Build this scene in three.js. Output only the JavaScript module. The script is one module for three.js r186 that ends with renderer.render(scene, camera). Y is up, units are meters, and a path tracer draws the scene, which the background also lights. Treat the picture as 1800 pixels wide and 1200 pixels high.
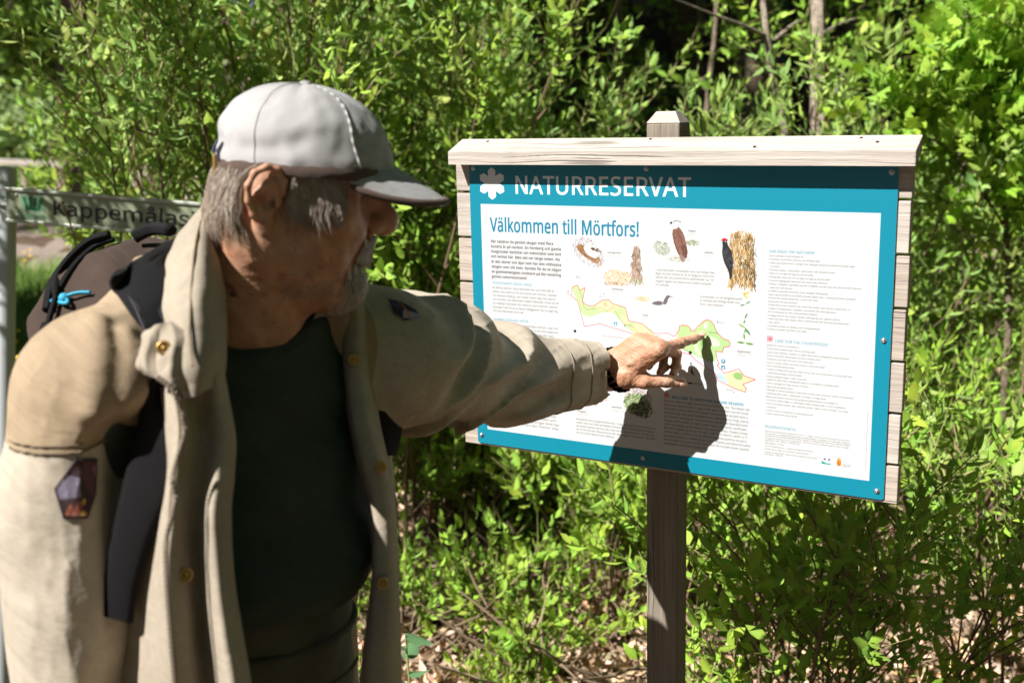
import * as THREE from 'three';
import { mergeGeometries, mergeVertices } from 'three/addons/utils/BufferGeometryUtils.js';
import { RoundedBoxGeometry } from 'three/addons/geometries/RoundedBoxGeometry.js';
import { createNoise3D, createNoise2D } from 'simplex-noise';

// ------------------------------------------------------------------ camera, sky, sun
const V3 = (x = 0, y = 0, z = 0) => new THREE.Vector3(x, y, z);
const EYE = V3(0, 1.66, 0), FOCAL = 1950;
// world axes as the lens sees them (x right, y down, z ahead)
const DOWN = V3(0.0253, 0.97791, 0.20748).normalize(), UP = DOWN.clone().negate();
const AHEAD = V3(0, 0, 1).addScaledVector(UP, -UP.z).normalize();
const RIGHT = V3(1, 0, 0).addScaledVector(UP, -UP.x); RIGHT.addScaledVector(AHEAD, -RIGHT.dot(AHEAD)).normalize();
const dirW = (c) => V3(c.dot(RIGHT), c.dot(UP), -c.dot(AHEAD));
const at = (px, py, z) => dirW(V3((px - 900) / FOCAL * z, (py - 600) / FOCAL * z, z)).add(EYE);   // photo pixel + depth -> place
const onGround = (px, py, y = 0) => { const d = at(px, py, 1).sub(EYE); return EYE.clone().addScaledVector(d, (y - EYE.y) / d.y); };

const scene = new THREE.Scene();
const camera = new THREE.PerspectiveCamera(2 * Math.atan(600 / FOCAL) * 180 / Math.PI, 1800 / 1200, 0.05, 400);
camera.position.copy(EYE);
camera.quaternion.setFromRotationMatrix(new THREE.Matrix4().makeBasis(dirW(V3(1, 0, 0)), dirW(V3(0, -1, 0)), dirW(V3(0, 0, -1))));
camera.focus = 1.75; camera.userData.fStop = 4.5;
scene.add(camera);

const BH = V3(0.8735, 0.0793, -0.4803), BN = V3(-0.48618, 0.19338, -0.85219);      // the board's long side and face, as the lens sees them
const SKY = 0.2;
const SUN = dirW(BN.clone().addScaledVector(BH, -0.76).addScaledVector(DOWN, -1.4)).normalize();
{ // a clear late-spring sky: deep overhead, pale towards the horizon, brighter round the sun
  const w = 512, hh = 256, d = new Float32Array(w * hh * 4);
  for (let j = 0; j < hh; j++) for (let i = 0; i < w; i++) {
    const el = ((j + 0.5) / hh - 0.5) * Math.PI, az = ((i + 0.5) / w - 0.5) * 2 * Math.PI, dir = V3(Math.cos(el) * Math.cos(az), Math.sin(el), Math.cos(el) * Math.sin(az));
    const up = Math.max(0, dir.y), t = Math.pow(1 - up, 3.2), near = Math.pow(Math.max(0, dir.dot(SUN)), 6) * 0.35, k = 4 * (i + j * w);
    d[k] = SKY * (0.12 + 0.5 * t + near); d[k + 1] = SKY * (0.2 + 0.5 * t + near * 0.95); d[k + 2] = SKY * (0.36 + 0.48 * t + near * 0.85); d[k + 3] = 1;
  }
  const t = new THREE.DataTexture(d, w, hh, THREE.RGBAFormat, THREE.FloatType); t.mapping = THREE.EquirectangularReflectionMapping; t.magFilter = t.minFilter = THREE.LinearFilter; t.needsUpdate = true;
  scene.background = t; scene.environment = t;
}
const sun = new THREE.DirectionalLight(new THREE.Color(1, 0.98, 0.94), 5);
sun.position.copy(SUN).multiplyScalar(30); sun.target.position.set(0, 0, -3);
sun.castShadow = true; sun.shadow.radius = 1; sun.shadow.mapSize.set(4096, 4096);
Object.assign(sun.shadow.camera, { left: -14, right: 14, top: 14, bottom: -14, near: 1, far: 80 });
scene.add(sun, sun.target); sun.name = 'sunlight'; sun.target.name = 'sunlight_target';

const renderer = new THREE.WebGLRenderer({ antialias: true });
renderer.setSize(1024, 682);
renderer.toneMapping = THREE.LinearToneMapping; renderer.toneMappingExposure = 2.05;
renderer.shadowMap.enabled = true;

// ------------------------------------------------------------------ helpers
const Y = V3(0, 1, 0); let TRIS = 0;
let seed = 12345;
const rnd = () => { seed = (seed + 0x6d2b79f5) | 0; let t = Math.imul(seed ^ (seed >>> 15), 1 | seed); t = (t + Math.imul(t ^ (t >>> 7), 61 | t)) ^ t; return ((t ^ (t >>> 14)) >>> 0) / 4294967296; };
const rr = (a, b) => a + (b - a) * rnd();
const reseed = (s) => { seed = s; };
reseed(7); const n3 = createNoise3D(rnd), n2 = createNoise2D(rnd);
const clamp = (x, a = 0, b = 1) => Math.min(b, Math.max(a, x)), lerp = (a, b, t) => a + (b - a) * t;
const smooth = (a, b, x) => { const t = clamp((x - a) / (b - a)); return t * t * (3 - 2 * t); };
const bump = (x, c, w) => Math.exp(-(((x - c) / w) ** 2));
const lin = (r, g, b) => new THREE.Color().setRGB(r, g, b);
const used = {};
const numbered = (n) => { const k = used[n] = (used[n] ?? -1) + 1; return k ? `${n}_${String(k).padStart(3, '0')}` : n; };
function tag(o, label, category, group, kind) {
  if (label) o.userData.label = label; if (category) o.userData.category = category;
  if (group) o.userData.group = group; if (kind) o.userData.kind = kind; return o;
}
function thing(name, label, category, pos = V3(), turn = 0, group) {
  const o = new THREE.Group(); o.name = numbered(name); o.position.copy(pos); o.rotation.y = turn; scene.add(o);
  return tag(o, label, category, group);
}
function part(name, geo, mat, parent, label) {
  const m = new THREE.Mesh(geo, mat); m.name = name; m.castShadow = m.receiveShadow = true; parent.add(m);
  if (label) m.userData.label = label; return m;
}
const merge = (list) => mergeGeometries(list.map((g) => { const q = g.index ? g.toNonIndexed() : g.clone(); for (const k of Object.keys(q.attributes)) if (!['position', 'normal', 'uv', 'color'].includes(k)) q.deleteAttribute(k); return q; }));
const xf = (g, x, y, z, rx = 0, ry = 0, rz = 0, s = 1) => g.applyMatrix4(new THREE.Matrix4().compose(V3(x, y, z), new THREE.Quaternion().setFromEuler(new THREE.Euler(rx, ry, rz)), Array.isArray(s) ? V3(...s) : V3(s, s, s)));

// tileable value noise and textures
function tileNoise(s, px, py) {
  const N = px * py, t = new Float32Array(N); const keep = seed; reseed(s); for (let i = 0; i < N; i++) t[i] = rnd(); seed = keep;
  return (u, v) => {
    const x = u * px, y = v * py, xi = Math.floor(x), yi = Math.floor(y), fx = x - xi, fy = y - yi, a = fx * fx * (3 - 2 * fx), b = fy * fy * (3 - 2 * fy);
    const g = (i, j) => t[(((i % px) + px) % px) + (((j % py) + py) % py) * px];
    return lerp(lerp(g(xi, yi), g(xi + 1, yi), a), lerp(g(xi, yi + 1), g(xi + 1, yi + 1), a), b);
  };
}
function dataTex(w, h, fn, srgb) {
  const d = new Uint8Array(w * h * 4);
  for (let j = 0; j < h; j++) for (let i = 0; i < w; i++) { const c = fn(i / w, j / h), k = 4 * (i + j * w); for (let q = 0; q < 3; q++) d[k + q] = clamp(Array.isArray(c) ? c[q] : c) * 255; d[k + 3] = 255; }
  const t = new THREE.DataTexture(d, w, h); t.wrapS = t.wrapT = THREE.RepeatWrapping; t.magFilter = THREE.LinearFilter; t.minFilter = THREE.LinearMipmapLinearFilter; t.generateMipmaps = true;
  if (srgb) t.colorSpace = THREE.SRGBColorSpace; t.needsUpdate = true; return t;
}
const rep = (t, x, y) => { const c = t.clone(); c.repeat.set(x, y); c.needsUpdate = true; return c; };
const std = (o) => new THREE.MeshStandardMaterial({ roughness: 0.8, ...o });

// a tube through points with a radius per point
function tube(pts, radii, sides = 6, uvLen = 1, cap = true) {
  const pos = [], uv = [], idx = [], n = pts.length; let ref = V3(0.31, 0.2, 0.93).normalize(), len = 0;
  for (let i = 0; i < n; i++) {
    const t = pts[Math.min(n - 1, i + 1)].clone().sub(pts[Math.max(0, i - 1)]).normalize();
    const a = ref.clone().addScaledVector(t, -ref.dot(t)); if (a.lengthSq() < 1e-6) a.set(t.y, -t.x, 0.01); a.normalize(); ref = a; const b = t.clone().cross(a);
    if (i) len += pts[i].distanceTo(pts[i - 1]);
    const r = Array.isArray(radii) ? radii[i] : radii;
    for (let k = 0; k <= sides; k++) { const an = k / sides * 2 * Math.PI, c = Math.cos(an) * r, s = Math.sin(an) * r; pos.push(pts[i].x + a.x * c + b.x * s, pts[i].y + a.y * c + b.y * s, pts[i].z + a.z * c + b.z * s); uv.push(k / sides, len * uvLen); }
    if (i) for (let k = 0; k < sides; k++) { const p = (i - 1) * (sides + 1) + k, q = p + sides + 1; idx.push(p, p + 1, q, p + 1, q + 1, q); }
  }
  if (cap) for (const e of [0, n - 1]) { const c = pos.length / 3; pos.push(pts[e].x, pts[e].y, pts[e].z); uv.push(0, 0); for (let k = 0; k < sides; k++) { const p = e * (sides + 1) + k; e ? idx.push(p, p + 1, c) : idx.push(p + 1, p, c); } }
  const g = new THREE.BufferGeometry(); g.setAttribute('position', new THREE.Float32BufferAttribute(pos, 3)); g.setAttribute('uv', new THREE.Float32BufferAttribute(uv, 2)); g.setIndex(idx); g.computeVertexNormals(); return g;
}
const curve = (pts, n, closed = false) => new THREE.CatmullRomCurve3(pts, closed, 'centripetal').getPoints(n);
// a grid surface from fn(u, v) -> Vector3
function gridGeo(nu, nv, fn, uvs = [1, 1]) {
  const pos = new Float32Array((nu + 1) * (nv + 1) * 3), uv = new Float32Array((nu + 1) * (nv + 1) * 2), idx = []; let k = 0;
  for (let j = 0; j <= nv; j++) for (let i = 0; i <= nu; i++, k++) { const p = fn(i / nu, j / nv); pos[3 * k] = p.x; pos[3 * k + 1] = p.y; pos[3 * k + 2] = p.z; uv[2 * k] = i / nu * uvs[0]; uv[2 * k + 1] = j / nv * uvs[1]; }
  for (let j = 0; j < nv; j++) for (let i = 0; i < nu; i++) { const a = j * (nu + 1) + i, b = a + nu + 1; idx.push(a, a + 1, b, a + 1, b + 1, b); }
  const g = new THREE.BufferGeometry(); g.setAttribute('position', new THREE.BufferAttribute(pos, 3)); g.setAttribute('uv', new THREE.BufferAttribute(uv, 2)); g.setIndex(idx); g.computeVertexNormals(); return g;
}
// gives a sheet thickness: the sheet, its offset copy and the rim between them
function thicken(g, nu, nv, t) {
  const p = g.attributes.position, n = g.attributes.normal, u = g.attributes.uv, N = p.count, pos = [], uv = [], idx = [];
  for (const s of [0.5, -0.5]) for (let i = 0; i < N; i++) { pos.push(p.getX(i) + n.getX(i) * t * s, p.getY(i) + n.getY(i) * t * s, p.getZ(i) + n.getZ(i) * t * s); uv.push(u.getX(i), u.getY(i)); }
  const I = g.index.array; for (let i = 0; i < I.length; i += 3) { idx.push(I[i], I[i + 1], I[i + 2], I[i] + N, I[i + 2] + N, I[i + 1] + N); }
  const w = nu + 1, rim = []; for (let i = 0; i < nu; i++) rim.push([i + 1, i]); for (let j = 0; j < nv; j++) rim.push([j * w, (j + 1) * w]);
  for (let i = 0; i < nu; i++) rim.push([nv * w + i, nv * w + i + 1]); for (let j = 0; j < nv; j++) rim.push([(j + 1) * w + nu, j * w + nu]);
  for (const [a, b] of rim) { const c = pos.length / 3; for (const q of [a, b, a + N, b + N]) { pos.push(pos[3 * q], pos[3 * q + 1], pos[3 * q + 2]); uv.push(uv[2 * q], uv[2 * q + 1]); } idx.push(c, c + 1, c + 2, c + 1, c + 3, c + 2); }
  const o = new THREE.BufferGeometry(); o.setAttribute('position', new THREE.Float32BufferAttribute(pos, 3)); o.setAttribute('uv', new THREE.Float32BufferAttribute(uv, 2)); o.setIndex(idx); o.computeVertexNormals(); return o;
}
// ------------------------------------------------------------------ materials of the board
const nA = tileNoise(1, 4, 64), nB = tileNoise(2, 8, 256), nC = tileNoise(3, 6, 10), nD = tileNoise(4, 40, 400), nE = tileNoise(5, 3, 24);
const grain = (u, v) => { const w = v + 0.018 * (nC(u, v) - 0.5) ; return 0.35 * nA(u, w) + 0.3 * nB(u, w) + 0.2 * nD(u, w) + 0.15 * nE(u, w); };
const crack = (u, v) => { const w = v + 0.04 * (nC(u, v) - 0.5); const c = nB(u * 0.5, w * 0.5 + 0.3); return smooth(0.83, 0.93, c) * smooth(0.5, 0.75, nC(u + 0.3, v + 0.7)); };
const woodMap = dataTex(512, 512, (u, v) => { const g = grain(u, v), k = crack(u, v), b = lerp(0.66, 0.98, g) * (1 - 0.3 * k); return [b, b * 0.965, b * 0.935]; }, true);
const woodBump = dataTex(512, 512, (u, v) => grain(u, v) * 0.8 + 0.2 - 0.6 * crack(u, v));
const woods = [];
for (const [r, g, b] of [[0.62, 0.57, 0.53], [0.68, 0.64, 0.6], [0.58, 0.52, 0.46], [0.63, 0.57, 0.51]]) woods.push(std({ color: lin(r, g, b), map: woodMap, bumpMap: woodBump, bumpScale: 0.0012, roughness: 0.85 }));
const postWood = std({ color: lin(0.34, 0.305, 0.25), map: woodMap, bumpMap: woodBump, bumpScale: 0.0015, roughness: 0.9 });
const mossWood = std({ color: lin(0.3, 0.3, 0.13), map: woodMap, bumpMap: woodBump, bumpScale: 0.0015, roughness: 0.9 });
const steel = std({ color: lin(0.55, 0.55, 0.56), metalness: 0.9, roughness: 0.35 });

// a plank with its uv in metres along the grain (axis 0 = x, 1 = y)
function plank(w, h, d, along = 0, r = 0.002) {
  const g = new RoundedBoxGeometry(w, h, d, 2, r), p = g.attributes.position, n = g.attributes.normal, u = g.attributes.uv, o = rnd() * 7, q = rnd() * 7;
  for (let i = 0; i < p.count; i++) {
    const c = [p.getX(i), p.getY(i), p.getZ(i)], m = [Math.abs(n.getX(i)), Math.abs(n.getY(i)), Math.abs(n.getZ(i))];
    const l = c[along], across = along ? (m[0] > m[2] ? c[2] + 0.4 : c[0]) : (m[1] > m[2] ? c[2] + 0.4 : c[1]);
    if (m[along] > 0.9) u.setXY(i, c[(along + 1) % 3] * 2.2 + o, c[2] * 2.2 + q); else u.setXY(i, l * 1.6 + o, across * 2.6 + q);
  }
  return g;
}

// ------------------------------------------------------------------ the print on the plate (drawn in millimetres)
const SK = 2048 / 841;
function makePrint() {
  const cv = document.createElement('canvas'); cv.width = 2048; cv.height = Math.round(605 * SK); const c = cv.getContext('2d');
  c.scale(SK, SK); c.translate(0, 14);                                   // the top 14 mm lie under the roof board
  const blue = '#008aa2', head = '#1b7ea6', grey = '#4e4d52';
  c.fillStyle = blue; c.fillRect(-1, -20, 850, 640); c.fillStyle = '#dededd'; c.fillRect(25, 81.5, 790, 477);
  const T = (s, x, y, size, col = grey, width, bold = false, rot = 0) => {
    c.save(); c.translate(x, y); c.rotate(rot); c.fillStyle = col; c.font = `${bold ? 'bold ' : ''}${size}px sans-serif`;
    if (width) { const m = c.measureText(s).width; c.scale(width / m, 1); } c.fillText(s, 0, 0); c.restore();
  };
  // snow star
  c.save(); c.translate(53, 40); c.fillStyle = '#ffffff';
  for (let k = 0; k < 6; k++) { c.save(); c.rotate(k * Math.PI / 3); c.beginPath(); c.moveTo(-8.6, 0); c.lineTo(-8.6, -26.5); c.lineTo(0, -32.5); c.lineTo(8.6, -26.5); c.lineTo(8.6, 0); c.fill(); c.restore(); }
  c.restore();
  const heavy = (s, x, y, size, col, width, w) => { T(s, x, y, size, col, width); c.save(); c.translate(x, y); c.font = `${size}px sans-serif`; c.scale(width / c.measureText(s).width, 1); c.strokeStyle = col; c.lineWidth = w; c.lineJoin = 'round'; c.strokeText(s, 0, 0); c.restore(); };
  heavy('NATURRESERVAT', 103, 59, 49, '#ffffff', 373, 0.9); heavy('Välkommen till Mörtfors!', 46, 137, 38, '#0f7ea0', 328, 1.5);
  ['Här vandrar du genom skogar med flera', 'hundra år på nacken. En fornborg och gamla', 'husgrunder berättar om människor som levt', 'och verkat här. Men det var länge sedan. Nu', 'är det växter och djur som har den vildvuxna', 'skogen som sitt hem. Kanske får du se någon', 'av gammelskogens invånare på din vandring', 'genom naturreservatet!'].forEach((s, i) => T(s, 46, 160 + i * 10.35, 8.6, '#33292e', [144, 161, 161, 158, 161, 161, 160, 83][i], true));
  T('PENSIONÄRER SEDAN LÄNGE', 47, 245, 7.4, head, 93);
  ['De äldsta ekarna i naturreservatet kan vara hela 600 år', 'gamla. Inte undra på att de är grova och murkna. Svampar', 'och diverse småkryp, som under årens lopp haft ekarna', 'som bostad, har påskyndat trädens åldrande. Visste du att', 'ett mäktigt träd kallas står emot en storm jämfört med ett', 'kompakt träd! Vill du se dessa trädgiganter ska du bege dig', 'till naturreservatets östra del.'].forEach((s, i) => T(s, 47, 255 + i * 8.1, 6.9, grey, [143, 150, 146, 153, 150, 150, 73][i]));
  T('GAMMELSKOGENS ARTER', 47, 321, 7.4, head, 83);
  ['I naturreservatet lever en rad ovanliga svampar, lavar och', 'mossor knutna till gammal skog. En av de mest exklusiva', 'arterna är oxtungsvamp som växer på ek eller bok.', 'Vill du veta mer om arterna finns de på tavlans vänstra sida', 'och i den lilla broschyr som ligger i lådan'].forEach((s, i) => T(s, 47, 331 + i * 8.1, 6.9, grey, [150, 150, 140, 150, 120][i]));
  T('KULTURHISTORIA', 45, 452, 7.4, head, 62);
  ['En fornborg vakar högt över vattnet, byggd för länge sedan', 'av folk som levde här. På höjderna växer tall och ek, och de', 'små lämningarna ligger kvar i skogen intill stigen. Invallande', 'branter leder ned mot sjön, uppe på en klippa', 'ser du långt ut över sjön och milsvida', 'skogar. Dessa lämningar är en milstolpe samt', 'rester efter gamla torp. Lämningarna ligger utmed stigar', 'och vägar, så det är lätt att göra några "historiska" stopp!'].forEach((s, i) => T(s, 45, 482 + i * 8.4, 6.9, grey, [150, 150, 150, 150, 145, 145, 152, 150][i]));
  // rules in two languages
  T('VAR RÄDD OM NATUREN!', 624, 157, 7.6, head, 82);
  const rules = ['Inom reservatet är det förbjudet att', '§ framföra motorfordon annat än på befintliga vägar', '§ ställa upp motorfordon, husvagn eller släpvagn annat än på särskilt anvisade vägar', '   och platser', '§ framföra svävare, hydrokopter, vattenskoter eller liknande farkost', '§ tälta mer än något ett dygn på samma ställe', '§ förtöja eller ankra båt mer än något ett dygn på samma ställe', '§ framföra lågflygande luftfarkost eller landa med luftfarkost', '§ klättra i rovfågelbo, uppehålla sig nära rovfågelbo, lya eller gryt, eller på annat sätt medvetet', '   skada eller störa djurlivet', '§ medföra okopplad hund eller annat okopplat sällskapsdjur', '§ göra upp eld annat än på särskilt anvisade platser eller i medhavd grill eller friluftskök', '§ plocka eller skada vedsvampar, mossor eller lavar', '§ gräva eller dra upp lavmattor', '§ skada eller ta bort växande eller döda träd, buskar, bark, grenar, buskar eller ris', '§ släppa ut avloppsvatten, kylvatten, varmvatten eller lakningsmassor', 'Det är förbjudet att utan Länsstyrelsens tillstånd', '§ anlägga led, bro eller spång, överdika ledfördig väg eller uppföra ledfrom', '§ sätta upp tavla, skylt, plakat, affisch, konstföremål eller liknande anordning eller', '   göra inskrift', '§ använda området för tävlings- eller övningsändamål', '§ samla in insekter med fällor som dödar'];
  const rw = [62, 92, 152, 20, 118, 80, 110, 106, 164, 44, 108, 155, 90, 54, 146, 123, 90, 130, 145, 22, 95, 72];
  rules.forEach((s, i) => T(s, 624, 164 + i * 6.38, 4.6, '#48474c', rw[i]));
  const jack = (x, y, w, h) => { c.save(); c.translate(x, y); c.beginPath(); c.rect(0, 0, w, h); c.clip(); c.fillStyle = '#2b3f86'; c.fillRect(0, 0, w, h); c.strokeStyle = '#fff'; c.lineWidth = h * 0.2; for (const d of [0, 1]) { c.beginPath(); c.moveTo(d * w, 0); c.lineTo((1 - d) * w, h); c.stroke(); } c.strokeStyle = '#d3202b'; c.lineWidth = h * 0.08; for (const d of [0, 1]) { c.beginPath(); c.moveTo(d * w, 0); c.lineTo((1 - d) * w, h); c.stroke(); } c.fillStyle = '#fff'; c.fillRect(w * 0.34, 0, w * 0.32, h); c.fillRect(0, h * 0.34, w, h * 0.32); c.fillStyle = '#d3202b'; c.fillRect(w * 0.41, 0, w * 0.18, h); c.fillRect(0, h * 0.41, w, h * 0.18); c.restore(); };
  jack(624, 309, 10.5, 10.5); T('CARE FOR THE COUNTRYSIDE!', 638, 320, 7.6, head, 97);
  const care = ['Within the reserve it is forbidden to:', '§ drive motor vehicles other than on existing roads', '§ park motor vehicles, caravans or trailers other than in designated roads and places', '§ drive hovercrafts, hydrocopters, jet-skis or similar vessel', '§ camp for more than 24 hours in the same place', '§ moor or anchor boats more than 24 hours in the same place', '§ fly or land low-flying airships', '§ climb or nesting trees, go near nests of prey, lairs, lairs of burrows, or in any other way', '   deliberately damage or disturb wildlife', '§ bring unleashed dogs or other loose pets', '§ light fires other than in designated areas or in own grills or camping stoves', '§ pick or damage tree fungi, mosses or lichens', '§ dig or pull up lawsuite plants', '§ damage or remove growing or dead trees, shrubs, bark, branches, shrubs or brushwood', '§ discharge waste water, cooling water, hot water, or tillage waste', 'Without permission from the County Administrative Board it is forbidden to:', '§ construct roads, bridges or footbridges, widen existing roads, or erect installations', '§ erect information boards, signs, placards, posters, objects of art or similar, or to make', '   inscriptions', '§ use the area for competition or training purposes', '§ collect insects with traps that kill'];
  const cw = [60, 88, 148, 98, 86, 106, 52, 154, 66, 74, 132, 78, 50, 158, 110, 132, 146, 150, 20, 88, 59];
  care.forEach((s, i) => T(s, 624, 328 + i * 6.45, 4.6, '#48474c', cw[i]));
  c.strokeStyle = '#c9c9cc'; c.lineWidth = 0.6; c.beginPath(); c.moveTo(624, 467); c.lineTo(784, 467); c.stroke();
  T('RESERVATSFAKTA', 624, 483, 7.6, head, 57);
  ['Naturreservatet Mörtfors bildades 2012 om ca 1,1 hektar. Syftet med naturreservatet är att bevara', 'och restaurera de värdefulla ekskogsmiljöerna ädellövskogar, sumpskogar och hällmarker. Skogen är', 'utmärkt eller ett naturligt hällmarks terräng. Skogsta och sidogenträda med senare tillträde skyddas', 'och gynnas utrymmet och levnadsvillkor. Här finns arter som behöver gamla träd, att vidga', 'typiska för äldre tallskog.'].forEach((s, i) => T(s, 624, 490 + i * 4.3, 3.9, '#48474c', [155, 156, 155, 153, 66][i]));
  ['Markägare: Privat', 'Förvaltare: Länsstyrelsen', 'Kontakt: Har du frågor om reservatet, ring länsstyrelsen'].forEach((s, i) => T(s, 624, 513 + i * 5.8, 4.2, '#6b696e', [36, 90, 83][i], i < 0));
  ['Tavlan är tillverkad i återvunnet material och tryckt', 'hösten 2014'].forEach((s, i) => T(s, 624, 530 + i * 4.4, 3.9, '#48474c', [98, 34][i]));
  // two small emblems
  c.fillStyle = '#13a08a'; c.beginPath(); c.moveTo(730, 532); c.quadraticCurveTo(738, 538, 746, 535); c.lineTo(746, 538); c.lineTo(730, 538); c.fill();
  c.fillStyle = '#2a3f8a'; for (const x of [735, 743]) { c.beginPath(); c.moveTo(x - 2.4, 530); c.lineTo(x + 0.5, 526); c.lineTo(x + 2.6, 530); c.fill(); }
  c.fillStyle = '#e08a22'; c.beginPath(); c.moveTo(757, 527); c.lineTo(764.5, 527); c.lineTo(764.5, 536); c.quadraticCurveTo(760.7, 541, 757, 536); c.fill(); c.fillRect(758, 523.5, 5.4, 2.6);
  c.strokeStyle = '#7a2d20'; c.lineWidth = 0.7; for (const y of [529.5, 533, 536]) { c.beginPath(); c.moveTo(758, y); c.lineTo(763.5, y + 1); c.stroke(); }
  T('LÄNSSTYRELSEN', 767, 535, 2.9, grey, 16); T('KALMAR LÄN', 767, 538.5, 2.9, grey, 13);
  T('Text, foto och kartor, Länsstyrelsen Kalmar län. Illustrationer av flera konstnärer', 808.5, 537, 3.2, '#8a888c', 105, false, -Math.PI / 2);
  // English block
  jack(425, 436, 10, 10); T('WELCOME TO MÖRTFORS NATURE RESERVE!', 440, 446.5, 7.6, head, 143, true);
  ['Here you walk through forests that are centuries old. The oldest oak', 'trees in the reserve reach an age of 600 years! A hillfort and old house', 'foundations tell us about the people that lived and worked here a', 'long time ago. But now the wilderness is inhabited by fungi, plants,', 'and animals. Among the most exclusive species are bearded tooth', 'fungus, which grows on oak or beech trees, and wood cauliflower,', 'which can appear at the base of very old pine trees. Flowery lichen', 'and tree lungwort grow on old oaks. Lake Stora Ramm, which is 31', 'metres deep, is home to the amphipod Gammaracanthus lacustris,', 'and several other so-called glacial relicts. Osprey and black-throated', 'diver forage in the lake, and the forest bird life includes lesser spotted', 'woodpecker and black woodpecker.'].forEach((s, i) => T(s, 424, 455 + i * 7.75, 6.8, '#3f3e44', [170, 168, 167, 170, 168, 167, 168, 168, 167, 173, 170, 90][i]));
  ['Blomsterlav finns på gamla ekstammar. I naturreservatet finner du den på sex', 'ställen men som mest på höjdens västsida växter blomsterlaven högt upp', 'på lodräta stammar där finns den ända ned till lågvattnet och är lätt att få syn', 'på. En lav som ökar tillsammans är den äkta lunglaven som växer i reservatet', 'sen stora träd är bland de mest rödlistade.'].forEach((s, i) => T(s, 235, 513 + i * 7.1, 6.2, '#3f3e44', [172, 170, 170, 172, 85][i]));
  ['I naturreservatets omväxlande natur har många olika', 'fåglar sitt hem. Kanske får du se fiskgjusen slå en fisk i', 'vattnet eller höra storlommens ödesmättade rop. Till', 'skogens fågelliv hör bland annat mindre hackspett', 'och spillkråka.'].forEach((s, i) => T(s, 406, 200 + i * 7.1, 6.2, grey, [117, 118, 115, 111, 29][i]));
  ['Kustväxtslika, ryl och bergjohannesört', 'är exempel på ovanliga växter som', 'finns i naturreservatet.'].forEach((s, i) => T(s, 495, 246 + i * 7.2, 6.2, grey, [82, 77, 47][i]));
  for (const [s, x, y, w] of [['fiskgjuse', 471, 124, 15], ['spillkråka', 503, 163, 16], ['oxtungsvamp', 307, 171, 28], ['blomkålssvamp', 316, 242, 24], ['storlom', 380, 289, 12], ['bergjohannesört', 568, 344, 26], ['lunglav', 238, 496, 20], ['blomsterlav', 314, 479, 22]]) { T(s, x, y, 4.4, '#3f3d42', w, true); T('Latinskt namn', x, y + 4.6, 3.8, '#a09ea4', w * 1.2); T('Illustration', x, y + 9, 3.6, '#b4b2b8', w * 0.75); }
  // ---------------- map
  const poly = (p, close = true) => { c.beginPath(); p.forEach(([x, y], i) => i ? c.lineTo(x, y) : c.moveTo(x, y)); if (close) c.closePath(); };
  const soft = (p) => { c.beginPath(); c.moveTo((p[0][0] + p[1][0]) / 2, (p[0][1] + p[1][1]) / 2); for (let i = 1; i <= p.length; i++) { const a = p[i % p.length], b = p[(i + 1) % p.length]; c.quadraticCurveTo(a[0], a[1], (a[0] + b[0]) / 2, (a[1] + b[1]) / 2); } };
  const border = [[242, 237], [247, 247], [258, 241], [252, 269], [260, 275], [274, 278], [295, 264], [310, 262], [316, 269], [344, 275], [351, 301], [378, 304], [404, 322], [426, 320], [428, 318], [445, 325], [455, 310], [455, 304], [463, 300], [466, 303], [470, 301], [477, 306], [478, 311], [484, 311], [491, 302], [503, 291], [510, 287], [518, 290], [523, 296], [527, 307], [539, 320], [552, 324], [555, 329], [553, 335], [543, 337], [540, 347], [527, 346], [530, 362], [534, 370], [530, 373], [544, 387], [572, 376], [582, 388], [604, 393], [580, 405], [587, 412], [585, 419], [561, 413], [532, 401], [527, 389], [488, 367], [478, 357], [460, 354], [377, 329], [289, 311], [256, 319], [242, 269], [229, 260], [230, 242]];
  poly(border); c.fillStyle = '#dcedf6'; c.fill(); c.save(); poly(border); c.clip();
  c.fillStyle = '#c3dea0'; soft([[225, 235], [262, 232], [266, 278], [300, 255], [350, 268], [356, 300], [384, 302], [406, 320], [400, 332], [372, 330], [350, 318], [330, 300], [318, 286], [292, 289], [270, 300], [250, 296], [240, 270]]); c.fill();
  c.fillStyle = '#efdcae'; soft([[285, 262], [318, 258], [330, 275], [318, 288], [300, 282], [280, 284]]); c.fill(); soft([[330, 285], [352, 300], [350, 312], [336, 304]]); c.fill(); soft([[545, 385], [590, 375], [605, 395], [592, 425], [560, 420], [545, 400]]); c.fill(); soft([[355, 305], [380, 305], [400, 322], [380, 330], [362, 318]]); c.fill();
  c.fillStyle = '#b3d692'; soft([[450, 330], [452, 300], [480, 300], [486, 312], [505, 285], [528, 290], [560, 320], [560, 340], [530, 350], [524, 372], [495, 360], [470, 352], [440, 340]]); c.fill();
  c.fillStyle = '#dcebc9'; soft([[512, 318], [530, 322], [538, 335], [522, 338], [512, 330]]); c.fill(); soft([[486, 330], [494, 345], [500, 358], [492, 358], [484, 344]]); c.fill(); soft([[504, 292], [512, 294], [510, 306], [502, 304]]); c.fill();
  c.fillStyle = '#98c077'; soft([[565, 382], [580, 384], [580, 396], [568, 398], [560, 390]]); c.fill(); soft([[494, 322], [506, 318], [512, 340], [500, 350]]); c.fill();
  c.fillStyle = '#a9b79e'; soft([[386, 320], [394, 322], [397, 330], [384, 331]]); c.fill();
  c.fillStyle = '#bcdcee'; soft([[530, 388], [544, 392], [556, 408], [540, 402], [528, 396]]); c.fill(); c.restore();
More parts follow.
